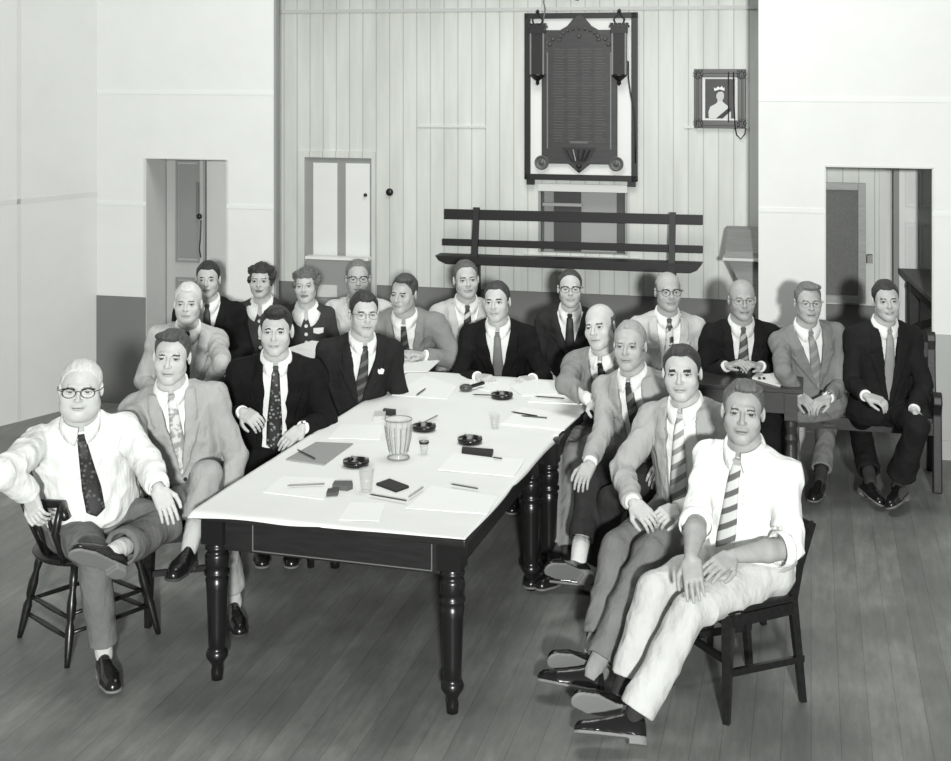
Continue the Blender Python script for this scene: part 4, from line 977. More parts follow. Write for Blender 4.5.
def person(spec):
    S = dict(k=1.03, g=1.0, tyaw=0, hyaw=0, hpitch=4, hroll=0, h=.0055, sw=.185, curve=-.02, jac=90, tro=None, skin=176,
             hairv=60, hair='short', shirt=236, tie=('stripe', 60, 170), button=.30, vw=.075, open=None, sleeve='jacket',
             lean=.06, glasses=None, cloth='cloth', legs=True, tielen=.1, socks=60, shoev=26, solev=110)
    S.update(spec); S['skin'] += 13; k = S['k']; g = S['g']; h = S['h']
    H = PZ(S['head'][0], S['head'][1], S['Z'])
    t = radians(S['tyaw']); F0 = V3(sin(t), -cos(t), 0); E0 = V3(cos(t), sin(t), 0)
    hy, hp, hr = radians(S['hyaw']), radians(S['hpitch']), radians(S['hroll'])
    Fh0 = V3(sin(hy), -cos(hy), 0); Eh0 = V3(cos(hy), sin(hy), 0); Zu = V3(0, 0, 1)
    Fh = Fh0*cos(hp)+Zu*sin(hp); Uh = Zu*cos(hp)-Fh0*sin(hp)
    Xh = Eh0*cos(hr)-Uh*sin(hr); Uh = Uh*cos(hr)+Eh0*sin(hr); Xh = nrm(Xh-Fh*(Xh@Fh)); Uh = nrm(Uh-Fh*(Uh@Fh))
    HF = Frame(H, Xh, Fh, Uh, S.get('wide', 1.03))
    N = S['neck'] if 'neck' in S else H-Uh*(.150*k)*.5-Zu*.150*k*.5-F0*.045
    hip = S['hip'] if 'hip' in S else V3(N[0]-F0[0]*S['lean'], N[1]-F0[1]*S['lean'], .55)
    U = nrm(N-hip); Ft = nrm(F0-U*(F0 @ U)); Et = np.cross(Ft, U); L = np.linalg.norm(N-hip)
    if Et @ E0 < 0: Et = -Et
    TF = Frame(hip, Et, Ft, U)
    sc = k/1.03
    def tl(P):
        x, y, z = TF.loc(P); tt = z/L; return x, y-S['curve']*np.sin(pi*np.clip(tt, 0, 1)), tt
    belly = S.get('belly', 0)
    def torso(P, off=0, t0=-.2, t1=1.0, flare=0):
        x, y, tt = tl(P)
        gg = 1+(g-1)*np.interp(tt, [0, .3, .8, 1], [1, 1, .55, .2])
        a = np.interp(tt, TT, PA)*gg*sc+off+flare*np.clip(.1-tt, 0, 1); bf = (np.interp(tt, TT, PF)+belly*np.exp(-((tt-.28)/.25)**2))*gg*sc+off+flare*np.clip(.1-tt, 0, 1)
        bb = np.interp(tt, TT, PB)*(1+(gg-1)*.5)*sc+off
        b = np.where(y > 0, bf, bb)
        k0 = np.sqrt((x/a)**2+(y/b)**2)+1e-6; k1 = np.sqrt((x/a**2)**2+(y/b**2)**2)+1e-6
        d = k0*(k0-1)/k1
        return np.maximum(d*.85, np.maximum((t0-tt)*L, (tt-t1)*L))
    R = .30*g*sc
    tlo = np.minimum(hip, N)-R; thi = np.maximum(hip, N)+R
    base = V3(hip[0], hip[1], 0)
    root = empty('person', base, S['label'], 'person', S.get('group'))
    # shoulders, elbows, wrists
    sw = S['sw']*sc*(1+(g-1)*.45); sh, el, wr = {}, {}, {}
    LU, LF = .29*sc, .255*sc; ra = 1+(g-1)*.6
    for sd, sg in (('a', -1), ('b', 1)):
        dz = S.get('shz', {}).get(sd, 0)
        sh[sd] = TF.w(sg*sw, -.012+S['curve']*.3, L*.84+dz)
        A = S.get('arm_'+sd)
        if A is None: A = {}
        wr[sd] = A['wrist'] if 'wrist' in A else hip+E0*(sg*.13)+F0*.24+V3(0, 0, .11)
        if 'elbow' in A:
            e = A['elbow']; el[sd] = e if len(e) == 3 else fit(sh[sd], wr[sd], LU, LF, e, A.get('z0', sh[sd][1]-.35), A.get('z1', sh[sd][1]+.35))
        else: el[sd] = ik2(sh[sd], wr[sd], LU, LF, A.get('pole', Et*sg*.42-F0*.45-Zu*.9))
        if S.get('dbg'): print('DBG', S['dbg'], sd, 'ua %.2f fa %.2f' % (np.linalg.norm(el[sd]-sh[sd]), np.linalg.norm(wr[sd]-el[sd])))
    # legs
    kn, an, hj = {}, {}, {}
    LT, LS = .43*sc, .42*sc; ft = {}
    ly = radians(S.get('lyaw', S['tyaw'])); FL = V3(sin(ly), -cos(ly), 0); EL = V3(cos(ly), sin(ly), 0)
    for sd, sg in (('a', -1), ('b', 1)):
        hj[sd] = hip+EL*(sg*.088*g)
        G = S.get('leg_'+sd) or {}
        an[sd] = G['ankle'] if 'ankle' in G else hj[sd]*V3(1, 1, 0)+FL*.44+EL*sg*.02+V3(0, 0, .10)
        if 'knee' in G:
            q = G['knee']; kn[sd] = q if len(q) == 3 else fit(hj[sd], an[sd], LT, LS, q, hj[sd][1]-.7, hj[sd][1]+.5)
        else: kn[sd] = ik2(hj[sd], an[sd], LT, LS, FL*.6+Zu)
        if S.get('dbg'): print('DBG', S['dbg'], sd, 'th %.2f sh %.2f' % (np.linalg.norm(kn[sd]-hj[sd]), np.linalg.norm(an[sd]-kn[sd])))
        heel = G.get('heel', an[sd]*V3(1, 1, 0)-FL*.05+V3(0, 0, .016)); toe = G.get('toe', heel+FL*.28)
        up_ = nrm(G.get('up', Zu)); fd_ = nrm(toe-heel); up_ = nrm(up_-fd_*(up_ @ fd_)) if 'up' in G else Zu; fd_ = nrm(fd_-up_*(fd_ @ up_))
        heel = an[sd]-up_*.085-fd_*.052; toe = heel+fd_*.28
        ft[sd] = (heel, toe, up_)
    if S.get('dbg'): print('DBG', S['dbg'], 'trunk %.2f  head z %.2f hip z %.2f' % (L, H[2], hip[2]))
    # ---- body
    pts = [H, N, hip]+list(sh.values())+list(el.values())+list(wr.values())+(list(kn.values())+list(an.values()) if S['legs'] else [])
    lo = np.min(pts, 0)-.17; hi = np.max(pts, 0)+.19
    hb = S.get('hb', h*.72)
    FB = Field(lo, hi, hb)
    make_head(FB, HF, k, S)
    nr = .056*(1+(g-1)*.5)*k
    FB.add(rcone(HF.w(0, -.020*k, -.050*k), N-F0*.0+V3(0, 0, .02), nr*.98, nr*1.08), .016)
    FB.add(rcone(N, sh['a'], .045, .035), .03); FB.add(rcone(N, sh['b'], .045, .035), .03)
    FB.add(rcone(N-U*.06, hip+U*.05, .075, .085), .03)
    bare = S['sleeve'] in ('rolled', 'short')
    if S.get('woman'): FB.add((lambda P: torso(P, .002, .45, .99), tlo, thi), .01)
    for sd in 'ab':
        rr = (.036, .038, .037, .026) if bare else (.034, .030, .030, .0245)
        if S.get('woman'): rr = (.036, .032, .028, .021)
        FB.add(rcone(sh[sd], el[sd], rr[0]*sc*ra, rr[1]*sc*ra), .012); 
        mid = el[sd]*.62+wr[sd]*.38
        if bare: FB.add(rcone(el[sd], mid, rr[1]*sc*ra, rr[2]*1.10*sc*ra), .012); FB.add(rcone(mid, wr[sd], rr[2]*1.1*sc*ra, rr[3]*sc), .012)
        else: FB.add(rcone(el[sd], wr[sd], rr[2]*sc, rr[3]*sc), .012)
        A = S.get('arm_'+sd) or {}
        hd = A.get('dir', nrm(wr[sd]-el[sd])*.7+F0*.3-Zu*.15); hd = hd if len(hd) == 3 else hd
        if 'tip' in A: hd = A['tip']-wr[sd]
        pn = A.get('palm', V3(0, 0, -1)-.35*(1 if sd == 'b' else -1)*E0)
        th = {'a': -1, 'b': 1}[sd]*A.get('flip', 1)
        make_hand(FB, wr[sd]+nrm(hd)*.006, hd, pn, th, A.get('curl', .45), sc*.98*(.9 if S.get('woman') else 1)*A.get('hs', 1), A.get('spread', 0))
        if S['legs']:
            FB.add(rcone(hj[sd], kn[sd], .055, .045), .02); FB.add(rcone(kn[sd], an[sd], .045, .034), .02)
            FB.add(rcone(an[sd], ft[sd][0]*.65+ft[sd][1]*.35+nrm(ft[sd][2])*.035, .030, .015), .01)
    Vb, Qb = FB.mesh()
    skin = mat('skin_%d' % S['skin'], S['skin'], .5, 'skin'); lipm = mat('lips_%d' % S['skin'], S['skin']-(60 if S.get('woman') else 16), .5, 'skin')
    eyew = mat('eye_white', 150, .3); browm = mat('eyebrow_%d' % min(S['hairv'], 120), min(S['hairv'], S.get('browv', 120)), .8, 'plain')
    bo = mesh_obj('body', Vb, Qb, [skin, lipm, browm], root, base=base)
    fc = Vb[Qb].mean(1); x, y, z = [q/k for q in HF.loc(fc)]
    mi = np.zeros(len(Qb), np.int32)
    mi[(np.abs(x) < .023) & (y > .085) & (z > -.0765+.3*np.abs(x)) & (z < -.0565-.12*np.abs(x))] = 1
    bz = .0165+.10*np.abs(np.abs(x)-.03)*-1
    mi[(np.abs(np.abs(x)-.032) < .017) & (y > .066) & (np.abs(z-(.0180-.16*np.abs(np.abs(x)-.028))) < .0037*S.get('brow', 1))] = 2
    mi[(np.abs(np.abs(x)-.031) < .0145) & (y > .066) & (np.abs(z-(.0042-4*(np.abs(x)-.031)**2*4)) < .0019)] = 3
    mi[(np.abs(x) < .0185) & (y > .085) & (np.abs(z+.0655) < .0019)] = 3  # shade in the slit between the lips, put into the colour
    bo.data.materials.append(mat('lash_and_mouth_shade_%d' % S['skin'], S['skin']-92, .6))
    bo.data.polygons.foreach_set('material_index', mi)
    # ---- eyes
    for sx in (-1, 1):
        c = HF.w(sx*.031*k, .0745*k, -.0010*k); look = nrm(V3(0, 0, HC)-c); look = nrm(look*.5+Fh*.5)
        if 'look' in S: look = nrm(Fh)
        b = B(); r = .0128*k
        b.lathe([(r*sin(a), -r*cos(a)) for a in np.linspace(.02, pi-.02, 15)], c-base, c-base+look, 16)
        eo = b.build('eye', [mat('eye_white', 150, .3), mat('iris', 26, .3)], root, smooth=True)
        for p in eo.data.polygons:
            if (np.array(p.center)-(c-base)) @ look > r*.72: p.material_index = 1
    # ---- hair
    if S['hair'] != 'none':
        make_hair(HF, k, S, max(hb, .0035), 'hair', mat('hair_%d' % S['hairv'], S['hairv'], .55, 'hair'), root, base, S.get('lift', .007))
    # ---- glasses
    if S['glasses']:
        b = B(); rim = .0017 if S['glasses'] == 'dark' else .0013; gv = 20 if S['glasses'] == 'dark' else 70
        for sx in (-1, 1):
            cc = (sx*.0335, .106, -.002)
            pts_ = [HF.w((cc[0]+.0245*cos(a))*k, (cc[1]-.25*abs(cc[0]+.0245*cos(a))*.35)*k, (cc[2]+.0185*sin(a)*(1 if sin(a) > 0 else 1.05))*k)-base for a in np.linspace(0, 2*pi, 20, endpoint=False)]
            b.tube(pts_, rim*k, 6, True)
            b.tube([HF.w(sx*.058*k, .100*k, .006*k)-base, HF.w(sx*.076*k, .080*k, .008*k)-base, HF.w(sx*.083*k, .005*k, .008*k)-base, HF.w(sx*.082*k, -.012*k, -.006*k)-base], rim*k, 6)
            if S['glasses'] == 'dark': b.tube([HF.w(sx*.012*k, .106*k, .013*k)-base, HF.w(sx*.034*k, .105*k, .0185*k)-base, HF.w(sx*.059*k, .1*k, .014*k)-base], .0032*k, 6)
        b.tube([HF.w(-.010*k, .105*k, .004*k)-base, HF.w(0, .108*k, .007*k)-base, HF.w(.010*k, .105*k, .004*k)-base], rim*k, 6)
        go = b.build('eyeglasses', mat('spectacle_frame_%d' % gv, gv, .3), root, smooth=True)
        for sx in (-1, 1):
            b = B(); b.lathe([(.0001, -.0005), (.0225*k, -.0005), (.0225*k, .0005), (.0001, .0005)], HF.w(sx*.0335*k, .1035*k, -.002*k)-base, HF.w(sx*(.0335+.004)*k, .15*k, -.002*k)-base, 20)
            b.build('lens', mat('spectacle_lens', 255, 0, 'lens'), go, smooth=False)
    # ---- trousers / skirt
    tv = S['tro'] if S['tro'] is not None else S['jac']
    tm = mat('trouser_cloth_%d' % tv, tv, .9, S.get('trocloth', 'cloth'))
    if S['legs']:
        P_ = list(hj.values())+list(kn.values())+list(an.values())+[hip+U*.15]
        FT = Field(np.min(P_, 0)-.22*g, np.max(P_, 0)+.22*g, h*1.25)
        FT.add((lambda P: torso(P, .012, -.14, S.get('waist', .16)), tlo, thi), 0)
        for sd in 'ab':
            G = S.get('leg_'+sd) or {}
            FT.add(rcone(hj[sd], kn[sd], .092*sc*(1+(g-1)*.8), .070*sc), .04)
        for sd in 'ab':
            G = S.get('leg_'+sd) or {}; cl = G.get('cuff', .07); sd_ = an[sd]-kn[sd]; e_ = an[sd]-nrm(sd_)*cl
            fl = G.get('flare', 1)
            FT.add(rcone(kn[sd], e_, .070*sc, .062*sc*fl), .012)
            n_ = nrm(sd_); e2 = e_+n_*.0
            FT.cut((lambda P, e2=e2, n_=n_: np.maximum(-((P-e2) @ n_), np.linalg.norm(P-e2, axis=-1)-.14), e2-.16, e2+.16), .004)
            FT.cut(rcone(e2-n_*.03, e2+n_*.05, .047*sc*fl, .047*sc*fl), .003)
        V, Q = FT.mesh(); V = wrinkle(V, Q, .0075, (9, 9, 9), S['head'][0])
        mesh_obj('trousers', V, Q, tm, root, base=base)
        for sd in 'ab':
            G = S.get('leg_'+sd) or {}
            d_ = nrm(kn[sd]-an[sd]); b = B()
            b.lathe([(.030, -.045), (.037, -.02), (.039, 0), (.041, .05), (.046, .12)], an[sd]-base, an[sd]+d_-base, 16)
            b.build('sock', mat('sock_%d' % S['socks'], S['socks'], .9, 'cloth'), root, smooth=True)
            he, to, up = ft[sd]
            make_shoe('shoe', he, to, up, -1 if sd == 'a' else 1, mat('shoe_leather_%d' % S['shoev'], S['shoev'], .22), mat('shoe_sole_%d' % S['solev'], S['solev'], .7), root, base, .006, sz=S.get('shoe_size', 1.0))
    # ---- shirt, collar, tie
    sm = mat('shirt_%d' % S['shirt'], S['shirt'], .85, 'cloth')
    top = S['sleeve'] != 'jacket'
    def sleeve(Fd, sd, r0, r1, r2, upto=1.0, k_=.02):
        Fd.add(rcone(sh[sd]-Et*(.02 if sd == 'b' else -.02), el[sd], r0*sc*ra, r1*sc*ra), k_)
        if upto > 0:
            e = el[sd]+(wr[sd]-el[sd])*upto; Fd.add(rcone(el[sd], e, r1*sc*ra, r2*sc*ra), .008)
            n_ = nrm(wr[sd]-el[sd]); q = e-n_*.004
            Fd.cut((lambda P, q=q, n_=n_: np.maximum(-((P-q) @ n_), np.linalg.norm(P-q, axis=-1)-.09), q-.10, q+.10), .003)
    def shoulders(Fd, off):
        for sd, sg in (('a', -1), ('b', 1)):
            Fd.add(rcone(TF.w(sg*.055*sc, -.015, L*.93-.0), sh[sd]-Et*(sg*.012), .044*sc+off, .045*sc*ra+off), .035)
    if top:
        ap = list(sh.values())+list(el.values())+list(wr.values())+[hip, N]
        FS = Field(np.min(ap, 0)-R*.9, np.max(ap, 0)+R*.9, h)
        FS.add((lambda P: torso(P, .014, .02, .99), tlo, thi), 0); shoulders(FS, .008)
        up = {'long': .96, 'rolled': .10, 'short': 0}[S['sleeve']]
        for sd in 'ab':
            if S['sleeve'] == 'short':
                m_ = sh[sd]*.30+el[sd]*.70; FS.add(rcone(sh[sd], m_, .058*sc*ra, .052*sc*ra), .02)
                n_ = nrm(el[sd]-sh[sd]); FS.cut((lambda P, q=m_, n_=n_: np.maximum(-((P-q) @ n_), np.linalg.norm(P-q, axis=-1)-.10), m_-.11, m_+.11), .003)
            elif S['sleeve'] == 'rolled': sleeve(FS, sd, .058, .057, .056, up)
            else: sleeve(FS, sd, .060, .056, .045, up)
        FS.cut(rcone(N-U*.0, N+U*.14+F0*.02, nr*1.02, nr*1.06), .004)
        if S.get('woman'): FS.cut((lambda P: (lambda q: np.maximum(np.abs(q[0])-np.clip((q[2]-.80)/.18, -.1, 1)*.06, -q[1]+.02))(tl(P)), tlo-.1, thi+.1), .003)
        V, Q = FS.mesh(); V = wrinkle(V, Q, .009 if not S.get('woman') else .003, (13, 13, 10), S['head'][1])
        so = mesh_obj(S.get('topname', 'shirt'), V, Q, sm if not S.get('woman') else mat('uniform_cloth', S['dress'], .9, 'cloth'), root, base=base)
        if S['sleeve'] in ('rolled', 'long', 'short'):
            for sd in 'ab':
                if S['sleeve'] == 'short': e = sh[sd]*.34+el[sd]*.66; n_ = nrm(el[sd]-sh[sd]); r = .054*sc*ra
                elif S['sleeve'] == 'rolled': e = el[sd]+(wr[sd]-el[sd])*.04; n_ = nrm(wr[sd]-el[sd]); r = .061*sc*ra
                else: e = el[sd]+(wr[sd]-el[sd])*.88; n_ = nrm(wr[sd]-el[sd]); r = .037*sc
                b = B(); b.lathe([(r*.9, -.006), (r+.003, -.004), (r+.005, .010), (r+.004, .036), (r-.002, .040), (r-.004, .030)], e-base, e+n_-base, 20, cap=False)
                b.build('cuff', mat('shirt_%d' % S['shirt'], S['shirt'], .85, 'cloth'), root, smooth=True)
    else:
        FS = Field(tlo, thi, h*1.3)
        FS.add((lambda P: torso(P, .004, .0, .99), tlo, thi), 0)
        V, Q = FS.mesh(); V = wrinkle(V, Q, .003, (9, 9, 7), 4)
        mesh_obj('shirt', V, Q, sm, root, base=base)
    offs = .016 if top else .006
    def chest(x, tt, off):
        gg = 1+(g-1)*np.interp(tt, [0, .3, .8, 1], [1, 1, .55, .2])
        a = np.interp(tt, TT, PA)*gg*sc+off; b_ = (np.interp(tt, TT, PF)+belly*np.exp(-((tt-.28)/.25)**2))*gg*sc+off
        y = b_*np.sqrt(max(.05, 1-(x/a)**2))+S['curve']*sin(pi*min(1, max(0, tt)))
        return TF.w(x, y, tt*L)
    # collar: a folded band that stands round the neck and falls to two points
    co = N+U*.0+nrm(H-N)*.0
    nd = nrm(HF.w(0, -.02*k, -.05*k)-N); cf = Frame(N, Et, nrm(Ft-nd*(Ft @ nd)), nd)
    vs, fs = [], []; n_ = 40; wide = S.get('woman')
    for i in range(n_+1):
        th = radians(9)+(2*pi-radians(18))*i/n_; fa = (1+cos(th))/2      # 1 in front, 0 behind
        dx, dy = sin(th), cos(th); r = nr*1.10+.004
        z_top = .040-.026*fa**2 if not wide else .030-.03*fa**2
        sp = max(0, cos(th))**3
        drop = .012+.045*sp if not wide else .02+.085*sp
        out = .008+.016*sp+(.03 if wide else 0)*(1-.2*sp)
        ex = (0 if not wide else dx*.035*sp)
        rows = [(r*.985, -.01), (r*.99, z_top), (r+.004, z_top+.001), (r+.006+out*.5, z_top-(z_top+drop)*.5), (r+.006+out, -drop)]
        for rr, zz in rows: vs.append(cf.w(dx*rr+(ex if zz == -drop else 0)+np.sign(dx)*(.010*sp if zz == -drop else 0), dy*rr*1.06+(.010*fa), zz))
    nr_ = 5
    for i in range(n_):
        for j in range(nr_-1): fs.append((i*nr_+j, i*nr_+j+1, (i+1)*nr_+j+1, (i+1)*nr_+j))
    cobj = mesh_obj('collar', np.array(vs), fs, sm, root, base=base); md = cobj.modifiers.new('thick', 'SOLIDIFY'); md.thickness = .003; md.offset = 1
    if S['tie']:
        kd, v1, v2 = S['tie']; tmn = mat('tie_%s_%d_%d' % (kd, v1, v2), v1, .6, kd, v2)
        t0 = S['tielen']; rows = []; vs, fs, uvs = [], [], []; n_ = 30; dxy = S.get('tiex', 0)
        for i in range(n_+1):
            q = i/n_; tt = .955-(.955-t0)*q; w = .019+.022*min(1, q*1.5) if q < .94 else .041*(1-q)/.06
            if i == n_: w = .001
            for j in (-1, -.5, 0, .5, 1):
                x = j*w+dxy*q; p = chest(x, tt, offs+.007+.003*(1-abs(j))+.012*(1-q)**3); vs.append(p); uvs.append((j*w, (1-q)*(.955-t0)*L))
        for i in range(n_):
            for j in range(4): fs.append((i*5+j, i*5+j+1, (i+1)*5+j+1, (i+1)*5+j))
        to = mesh_obj('tie', np.array(vs), fs, tmn, root, base=base)
        uvl = to.data.uv_layers.new(name='UVMap')
        for lp in to.data.loops: uvl.data[lp.index].uv = uvs[lp.vertex_index]
        md = to.modifiers.new('thick', 'SOLIDIFY'); md.thickness = .005; md.offset = 0
        kp = chest(0, .965, offs+.020); b = B()
        a0 = Vector(kp-base+U*.016); a1 = Vector(kp-base-U*.020-Ft*.004)
        b.beam(a0, a1, .036, .022, .022, .018, side=Et)
        ko = b.build('tie_knot', mat('tie_knot_%d' % v1, int(v1*.7+v2*.3), .6), root, bevel=.004)
    # ---- jacket
    if S['sleeve'] == 'jacket':
        jm = mat('suit_%s_%d' % (S['cloth'], S['jac']), S['jac'], .9, S['cloth'])
        ap = list(sh.values())+list(el.values())+list(wr.values())+[hip-U*.15, N+U*.05]
        FJ = Field(np.min(ap, 0)-R*.8, np.max(ap, 0)+R*.8, h)
        hem = S.get('hem', -.10)
        bt, vw, op = S['button'], S['vw'], S['open']
        def vwid(tt):
            if op is not None: return np.interp(tt, [-.3, 0, .5, .93, 1.1], [op*1.5, op*1.2, op, vw, vw*1.0])
            return np.where(tt > bt, (tt-bt)/(.93-bt)*vw, np.where(tt < .08, (.08-tt)*.35, -.004))*1.0
        def lap(tt):
            return np.interp(tt, [bt, bt+.08, .72, .735, .76, .95, 1.0], [0, .02, .080, .052, .066, .050, .045]) if op is None else np.interp(tt, [.1, .3, .72, .735, .76, .95, 1.0], [0, .03, .075, .050, .062, .050, .045])
        FJ.add((lambda P: torso(P, .024, hem, .985, .12), tlo, thi), 0); shoulders(FJ, .017)
        for sd in 'ab':
            cap_ = sh[sd]; FJ.add(rcone(cap_, cap_+(el[sd]-cap_)*.2, .057*sc*ra, .058*sc*ra), .03)
        for sd in 'ab': sleeve(FJ, sd, .059, .054, .044, .95, .014)
        # lapels stand proud of the fronts
        def lapf(P):
            x, y, tt = tl(P); w = vwid(tt); c = np.maximum(np.abs(x)-w-lap(tt), -(np.abs(x)-w+.002))
            return np.maximum(np.maximum(torso(P, .033, bt if op is None else .15, 1.0), c), -y+.01)
        FJ.add((lapf, tlo, thi), .002)
        # rolled collar at the back of the neck
        FJ.add(rcone(TF.w(-.060*sc, -.015, L*.965), TF.w(-.022*sc, -.066, L*1.04), .022, .016), .012)
        FJ.add(rcone(TF.w(.060*sc, -.015, L*.965), TF.w(.022*sc, -.066, L*1.04), .022, .016), .012)
        FJ.add(rcone(TF.w(.022*sc, -.066, L*1.04), TF.w(-.022*sc, -.066, L*1.04), .016, .016), .012)
        def vcut(P):
            x, y, tt = tl(P); return np.maximum(np.abs(x-S.get('vx', 0))-vwid(tt), -y+.02)
        FJ.cut((vcut, tlo-.1, thi+.1), .003)
        FJ.cut(rcone(N-U*.03, N+U*.16+F0*.02, nr*1.12, nr*1.25), .006)
        V, Q = FJ.mesh(); V = wrinkle(V, Q, S.get('wr', .0085 if h < .0068 else .0055), (13, 13, 9), S['head'][0]*.37)
        mesh_obj('jacket', V, Q, jm, root, base=base)
        for sd in 'ab':
            e = el[sd]+(wr[sd]-el[sd])*.93; n_ = nrm(wr[sd]-el[sd]); b = B(); r = .034*sc
            b.lathe([(r, -.05), (r, .0), (r+.001, .016), (r-.003, .017)], e-base, e+n_-base, 18)
            b.build('shirt_cuff', sm, root, smooth=True)
        if op is None and S.get('btn', 1):
            for q in (bt-.015, bt-.20):
                if q < -.02: continue
                p = chest(.012, q, .034); b = B(); b.lathe([(.0095, 0), (.0095, .004)], p-base, p-base+Ft, 12); b.build('button', mat('horn_button', 40, .4), root)
        if S.get('hanky'):
            p = chest(.10, .70, .030); b = B(); b.prism([p-base+Et*a+U*c for a, c in ((-.018, -.012), (.018, -.012), (.022, .014), (.006, .022), (-.004, .012), (-.014, .020))], Ft*.008); b.build('pocket_square', mat('white_linen', 235, .8), root)
    elif not S.get('woman') and S['legs']:
        # belt
        b = B(); pts_ = []
        for a in np.linspace(0, 2*pi, 36, endpoint=False):
            tt = S.get('waist', .16)-.01; gg = 1+(g-1)
            aa = np.interp(tt, TT, PA)*gg*sc+.018; f_ = ((np.interp(tt, TT, PF)+belly*math.exp(-((tt-.28)/.25)**2))*gg*sc+.018) if cos(a) > 0 else np.interp(tt, TT, PB)*(1+(gg-1)*.5)*sc+.018
            pts_.append(TF.w(sin(a)*aa, cos(a)*f_+S['curve']*sin(pi*tt), tt*L)-base)
        b.tube(pts_, .011, 8, True); b.build('belt', mat('belt_leather_%d' % S.get('beltv', 60), S.get('beltv', 60), .5), root, smooth=True)
    if S.get('woman'):
        for q in (.74, .60, .46, .30):
            p = chest(0, q, .016); b = B(); b.lathe([(.012, 0), (.012, .006)], p-base, p-base+Ft, 14); b.build('button', mat('white_button', 225, .4), root)
        if S.get('badge'):
            p = chest(.085, .66, .022); b = B()
            b.prism([p-base+Et*a+U*c for a, c in ((-.036, .016), (.036, .020), (.034, -.016), (.0, -.026), (-.034, -.018))], Ft*.005); b.build('name_badge', mat('badge', 225, .5), root)
    if S.get('watch'):
        sd = S['watch']; e = wr[sd]+nrm(el[sd]-wr[sd])*.012; n_ = nrm(el[sd]-wr[sd]); b = B()
        b.lathe([(.026, -.008), (.0285, -.007), (.0285, .007), (.026, .008)], e-base, e-base+n_, 18, cap=False)
        up_ = nrm(V3(-.1, -.6, .8)-n_*(n_ @ V3(-.1, -.6, .8)))
        wo = b.build('wristwatch', mat('watch_strap', 35, .4), root, smooth=True)
        b = B(); b.lathe([(.016, .022), (.017, .026), (.017, .032), (.014, .034)], e-base, e-base+up_, 18); b.build('watch_case', mat('steel', 190, .25, 'metal'), wo)
    root['_dummy'] = 0; del root['_dummy']
    return dict(root=root, hip=hip, FL=FL, EL=EL, wr=wr, el=el, kn=kn, an=an)
# ---------------------------------------------------------------- the people
def off(p, r=0, f=0, z=0, ya=0):
    y = radians(ya); return p+V3(cos(y), sin(y), 0)*r+V3(sin(y), -cos(y), 0)*f+V3(0, 0, z)
ONLY = None
def cast(key, **kw):
    if ONLY and key not in ONLY: return None
    kw.setdefault('dbg', None)
    return person(kw)

P19 = cast('p19', dbg='p19', head=(743, 411), Z=5.62, tyaw=-30, hyaw=-12, hpitch=6, hroll=3, h=.0055, hb=.0032, k=1.07, wide=1.04, g=1.12, belly=.02, hip=PZ(748, 566, 5.76),
   lyaw=-62, sleeve='rolled', shirt=236, tro=196, tie=('stripe', 206, 96), tielen=.12, tiex=-.055, sw=.172, skin=150, hairv=92, hair='side', part=-1, hairline=.060, waist=.14, beltv=170,
   arm_a=dict(elbow=(697, 520), wrist=PZ(691, 557, 5.33), tip=PZ(694, 584, 5.25), palm=V3(.3, .5, -.8), curl=.15, z0=5.1, z1=5.9),
   arm_b=dict(elbow=(788, 548), wrist=PZ(733, 556, 5.36), tip=PZ(706, 572, 5.25), palm=V3(-.1, .5, -.9), curl=.25, z0=5.2, z1=6.0),
   leg_a=dict(knee=(655, 588), ankle=PZ(619, 697, 5.50), heel=PZ(634, 712, 5.42), toe=PZ(566, 694, 5.34), up=V3(.3, .95, .15), cuff=.085),
   leg_b=dict(knee=(690, 612), ankle=PH(634, 715, .12), heel=PH(640, 735, .03), toe=PH(590, 730, .05), up=V3(.3, .5, .8), cuff=.02, flare=1.12), socks=56, solev=128, browv=80,
   label='man in white shirt, pale trousers and striped tie seated nearest the camera on the right')
P17 = cast('p17', dbg='p17', head=(682, 372), Z=6.30, tyaw=-28, hyaw=-16, hpitch=4, hroll=-3, h=.006, hb=.0036, k=1.05, wide=1.1, g=1.12, belly=.02, hip=PZ(702, 506, 6.42),
   lyaw=-50, jac=164, tro=120, shirt=232, tie=('stripe', 226, 150), tielen=.16, tiex=-.06, sw=.178, skin=172, hairv=44, hair='short', hairline=.058, brow=1.8, browv=44, open=.09, vw=.07, hem=.06,
   arm_a=dict(elbow=(622, 470), wrist=PZ(633, 503, 6.02), tip=PZ(652, 521, 5.92), palm=V3(.3, .4, -.8), curl=.5, z0=5.9, z1=6.6),
   arm_b=dict(elbow=(722, 492), wrist=PZ(676, 509, 6.05), tip=PZ(655, 518, 5.93), palm=V3(-.3, .4, -.8), curl=.7, z0=6.0, z1=6.8),
   leg_a=dict(knee=(617, 548), ankle=PZ(592, 656, 5.86), heel=PZ(606, 669, 5.80), toe=PZ(548, 657, 5.72), up=V3(.3, .95, .15), cuff=.085),
   leg_b=dict(knee=(650, 552), ankle=PH(594, 670, .12), heel=PH(606, 692, .03), toe=PH(556, 682, .05), up=V3(.2, .4, .85), cuff=.05), socks=150, solev=122, beltv=60, waist=.2,
   label='man in grey jacket and broad striped tie with clasped hands, second from the right front')
